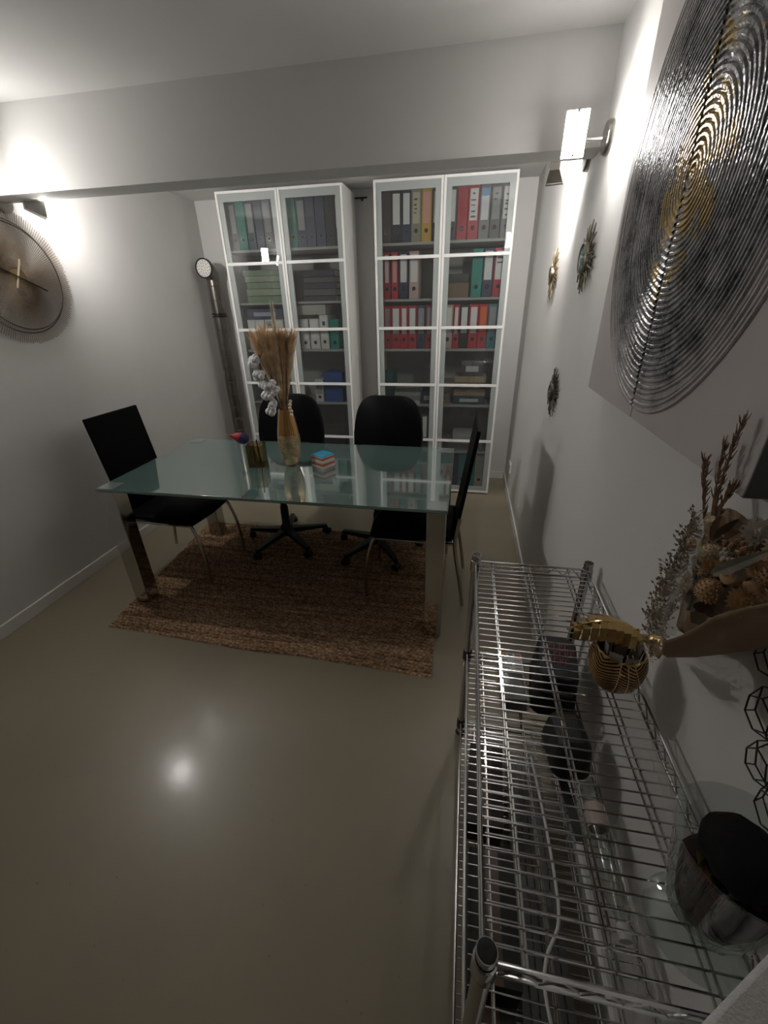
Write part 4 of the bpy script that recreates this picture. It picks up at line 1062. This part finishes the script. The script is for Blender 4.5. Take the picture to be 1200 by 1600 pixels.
def leaf(p, e, w_, mm, nm='dried_leaf', up=None):
    d = e-p; L_ = d.length; d.normalize(); s = d.cross(up or view).normalized(); nrm = s.cross(d)
    m = MB(); prev = None
    for k in range(9):
        f = k/8; c = p + d*L_*f + nrm*L_*.10*math.sin(PI*f); ww = w_*math.sin(PI*(.10+.86*f))**.8
        a, b, e_ = c-s*ww, c+nrm*(-ww*.35), c+s*ww
        if prev: m.quad(prev[0], prev[1], b, a).quad(prev[1], prev[2], e_, b)
        prev = (a, b, e_)
    return m.build(nm, mm, bq, smooth=True)
for (u, v, u1, v1, x0_, x1_, w_, mm) in [(1112,897,1205,860,.325,.315,.007,GLEAF),(1128,958,1142,915,.322,.318,.008,GLEAF),(1078,955,1088,915,.325,.33,.009,GLEAF),(1120,850,1155,812,.35,.35,.010,DLEAF),(1115,845,1128,806,.35,.36,.009,BLEAF),(1105,840,1112,800,.36,.38,.008,FL[2]),
        (1135,845,1160,830,.345,.34,.008,BLEAF),(1170,930,1192,890,.33,.325,.009,BLEAF),(1098,960,1112,940,.33,.325,.014,DLEAF),(1150,965,1190,948,.335,.33,.012,DLEAF),(1090,905,1082,870,.345,.35,.009,DLEAF),(1100,880,1082,846,.35,.36,.010,DLEAF),(1185,870,1215,840,.335,.335,.008,DLEAF),
        (1125,940,1150,905,.34,.34,.012,DLEAF),(1175,905,1205,895,.34,.335,.012,DLEAF),(1150,880,1180,868,.345,.345,.011,DLEAF),(1170,820,1200,835,.36,.36,.004,FL[4]),(1085,975,1108,930,.345,.34,.010,GLEAF),(1110,962,1150,925,.345,.34,.012,BLEAF),(1092,950,1100,905,.335,.335,.009,GLEAF)]:
    leaf(px(u, v, x0_), px(u1, v1, x1_), w_, mm)
# fine filler sprigs behind the cellophane and between the blooms (too many to count)
m = MB(); q = random.Random(77)
for k in range(1500):
    a_, b_ = q.random(), q.random()
    if k % 3:
        u = 1008 + 78*a_ + 6*b_; v = 990 - 165*a_ + (b_-.35)*70
    else:
        u = 1075 + 140*a_; v = 845 + 95*b_
    p = px(u, v, q.uniform(.335, .39))
    d = (along*q.uniform(.2,1) + Vector((q.uniform(-.5,.3), q.uniform(-.7,.7), q.uniform(-.3,.5)))).normalized()*q.uniform(.008,.022)
    s_ = d.cross(view).normalized()*.0009
    m.quad(p-s_, p+s_, p+d+s_*.4, p+d-s_*.4)
    e = p+d; s3 = s_*2.6; m.tri(e-s3, e+s3, e+d.normalized()*.006)
o = m.build('filler_sprigs', mat('sprig_olive', (.34,.29,.22), .8, var=.45, vscale=40), bq); o['kind'] = 'stuff'
for i, (pts, r0) in enumerate([
      ([(.38,.60,1.22),(.380,.637,1.30),(.380,.648,1.37),(.383,.650,1.425)], .0028), ([(.378,.605,1.21),(.380,.655,1.275),(.383,.69,1.315),(.385,.712,1.345)], .0022), ([(.38,.60,1.21),(.380,.640,1.29),(.380,.660,1.355),(.380,.668,1.385)], .002),
      ([(.376,.585,1.22),(.378,.62,1.28),(.382,.625,1.32),(.385,.622,1.335)], .0018), ([(.372,.575,1.22),(.378,.55,1.30),(.380,.525,1.318),(.380,.49,1.315)], .0014)]):
    P = spline([Vector(p)-Vector(bq.location) for p in pts], 7)
    br = MB().tube(P, [r0*(1-.75*k/(len(P)-1)) for k in range(len(P))], 6)
    qq = random.Random(90+i)
    for k in range(4, len(P), 1):
        for s in range(5):
            dr = Vector((qq.uniform(-.4,.4), qq.uniform(-.7,.7), qq.uniform(.6,1.5))).normalized()*qq.uniform(.006,.017)
            br.tube([P[k], P[k]+dr*.6, P[k]+dr+Vector((0,0,.004))], [.0011,.0010,.0004], 4)
    br.build('branch', mat('branch_brown', (.24,.15,.09), .85, var=.2, vscale=50), bq, smooth=True)

# ------------------------------------------------------------------ glass vase with dark filling
gv = thing('glass_vase', 'footed clear glass vase with dark filling at the near rack end', 'vase', (.342, .31, ZT))
MB().lathe([(.004,.0),(.058,.0),(.060,.004),(.050,.010),(.018,.016),(.012,.024),(.012,.028)], 40, cap1=False).build('foot', CLEAR, gv, smooth=True)
MB().lathe([(.010,.028),(.030,.034),(.046,.060),(.054,.10),(.060,.14),(.066,.175),(.072,.200),(.070,.201),(.063,.175),(.057,.14),(.051,.10),(.043,.062),(.028,.038)], 48, cap0=False, cap1=False).build('bowl', thin_glass('clear_bowl_glass', (.90,.93,.92), 1.0, .03, 1.5, 4.5), gv, smooth=True)
fi = thing('potpourri', 'dark brown potpourri filling the glass vase', 'potpourri', (.342, .31, ZT+.041))
m = MB().lathe([(.020,.0),(.036,.018),(.045,.055),(.050,.09),(.030,.098),(.004,.102)], 24, ripple=lambda a, i: 1-.05*abs(math.sin(3*a+i*1.7)))
m.build('dark_mass', mat('potpourri_dark', (.028,.012,.009), .8, var=.6, vscale=45, bump=.6, bscale=60), fi, smooth=True)
q = random.Random(15)
PM = [mat('petal_wine', (.10,.012,.014), .8, var=.3, vscale=40), mat('petal_olive', (.085,.075,.022), .8, var=.3, vscale=40), mat('petal_black', (.008,.007,.007), .8), mat('petal_brown', (.07,.035,.02), .8, var=.3, vscale=40)]
for k in range(26):
    a = q.uniform(0, 2*PI); r_ = q.uniform(.010,.036); z = .090 + q.uniform(0,.008)
    c = Vector((r_*math.cos(a), r_*math.sin(a), z)); d = Vector((math.cos(a+q.uniform(-1,1)), math.sin(a+q.uniform(-1,1)), q.uniform(.1,.8))).normalized(); s = d.cross(Vector((0,0,1))).normalized()
    m = MB(); L_ = .022; w_ = .011
    p1 = c+d*L_*.5+Vector((0,0,.005)); m.quad(c-s*w_*.5, c+s*w_*.5, p1+s*w_, p1-s*w_).tri(p1-s*w_, p1+s*w_, c+d*L_)
    o = m.build('dried_petal', PM[k % 4], fi); md = o.modifiers.new('solid','SOLIDIFY'); md.thickness = .001
bc = thing('black_cloth', 'crumpled black cloth tucked into the top of the glass vase', 'cloth', (.345, .312, ZT+.146))
m = MB().lathe([(.012,.0),(.034,.010),(.042,.024),(.040,.042),(.032,.053),(.016,.058),(.002,.059)], 36, ripple=lambda a, i: 1 + .07*math.sin(3*a+i*.8) + .035*math.sin(8*a-i))
m.build('cloth_folds', mat('cloth_black', (.006,.006,.006), .95, var=.2), bc, smooth=True)
MB().ball((.034, -.026, .046), .011, 12, 8).build('red_bead', mat('petal_wine'), bc, smooth=True)

# ------------------------------------------------------------------ white pedestal in the near right corner
pd = thing('white_pedestal', 'plain white pedestal corner at the lower right beside the rack end', 'pedestal', (.205, .145, 0), R(35.5))
MB().box(-.06, .125, -.16, 0, 0, 1.085).build('body', WHITE, pd, bevel=.004)
MB().box(-.06, .125, -.16, 0, 1.086, 1.10).build('top_board', mat('pedestal_top', (.55,.54,.52), .8, var=.05, vscale=200, bump=.3, bscale=400), pd, bevel=.004)
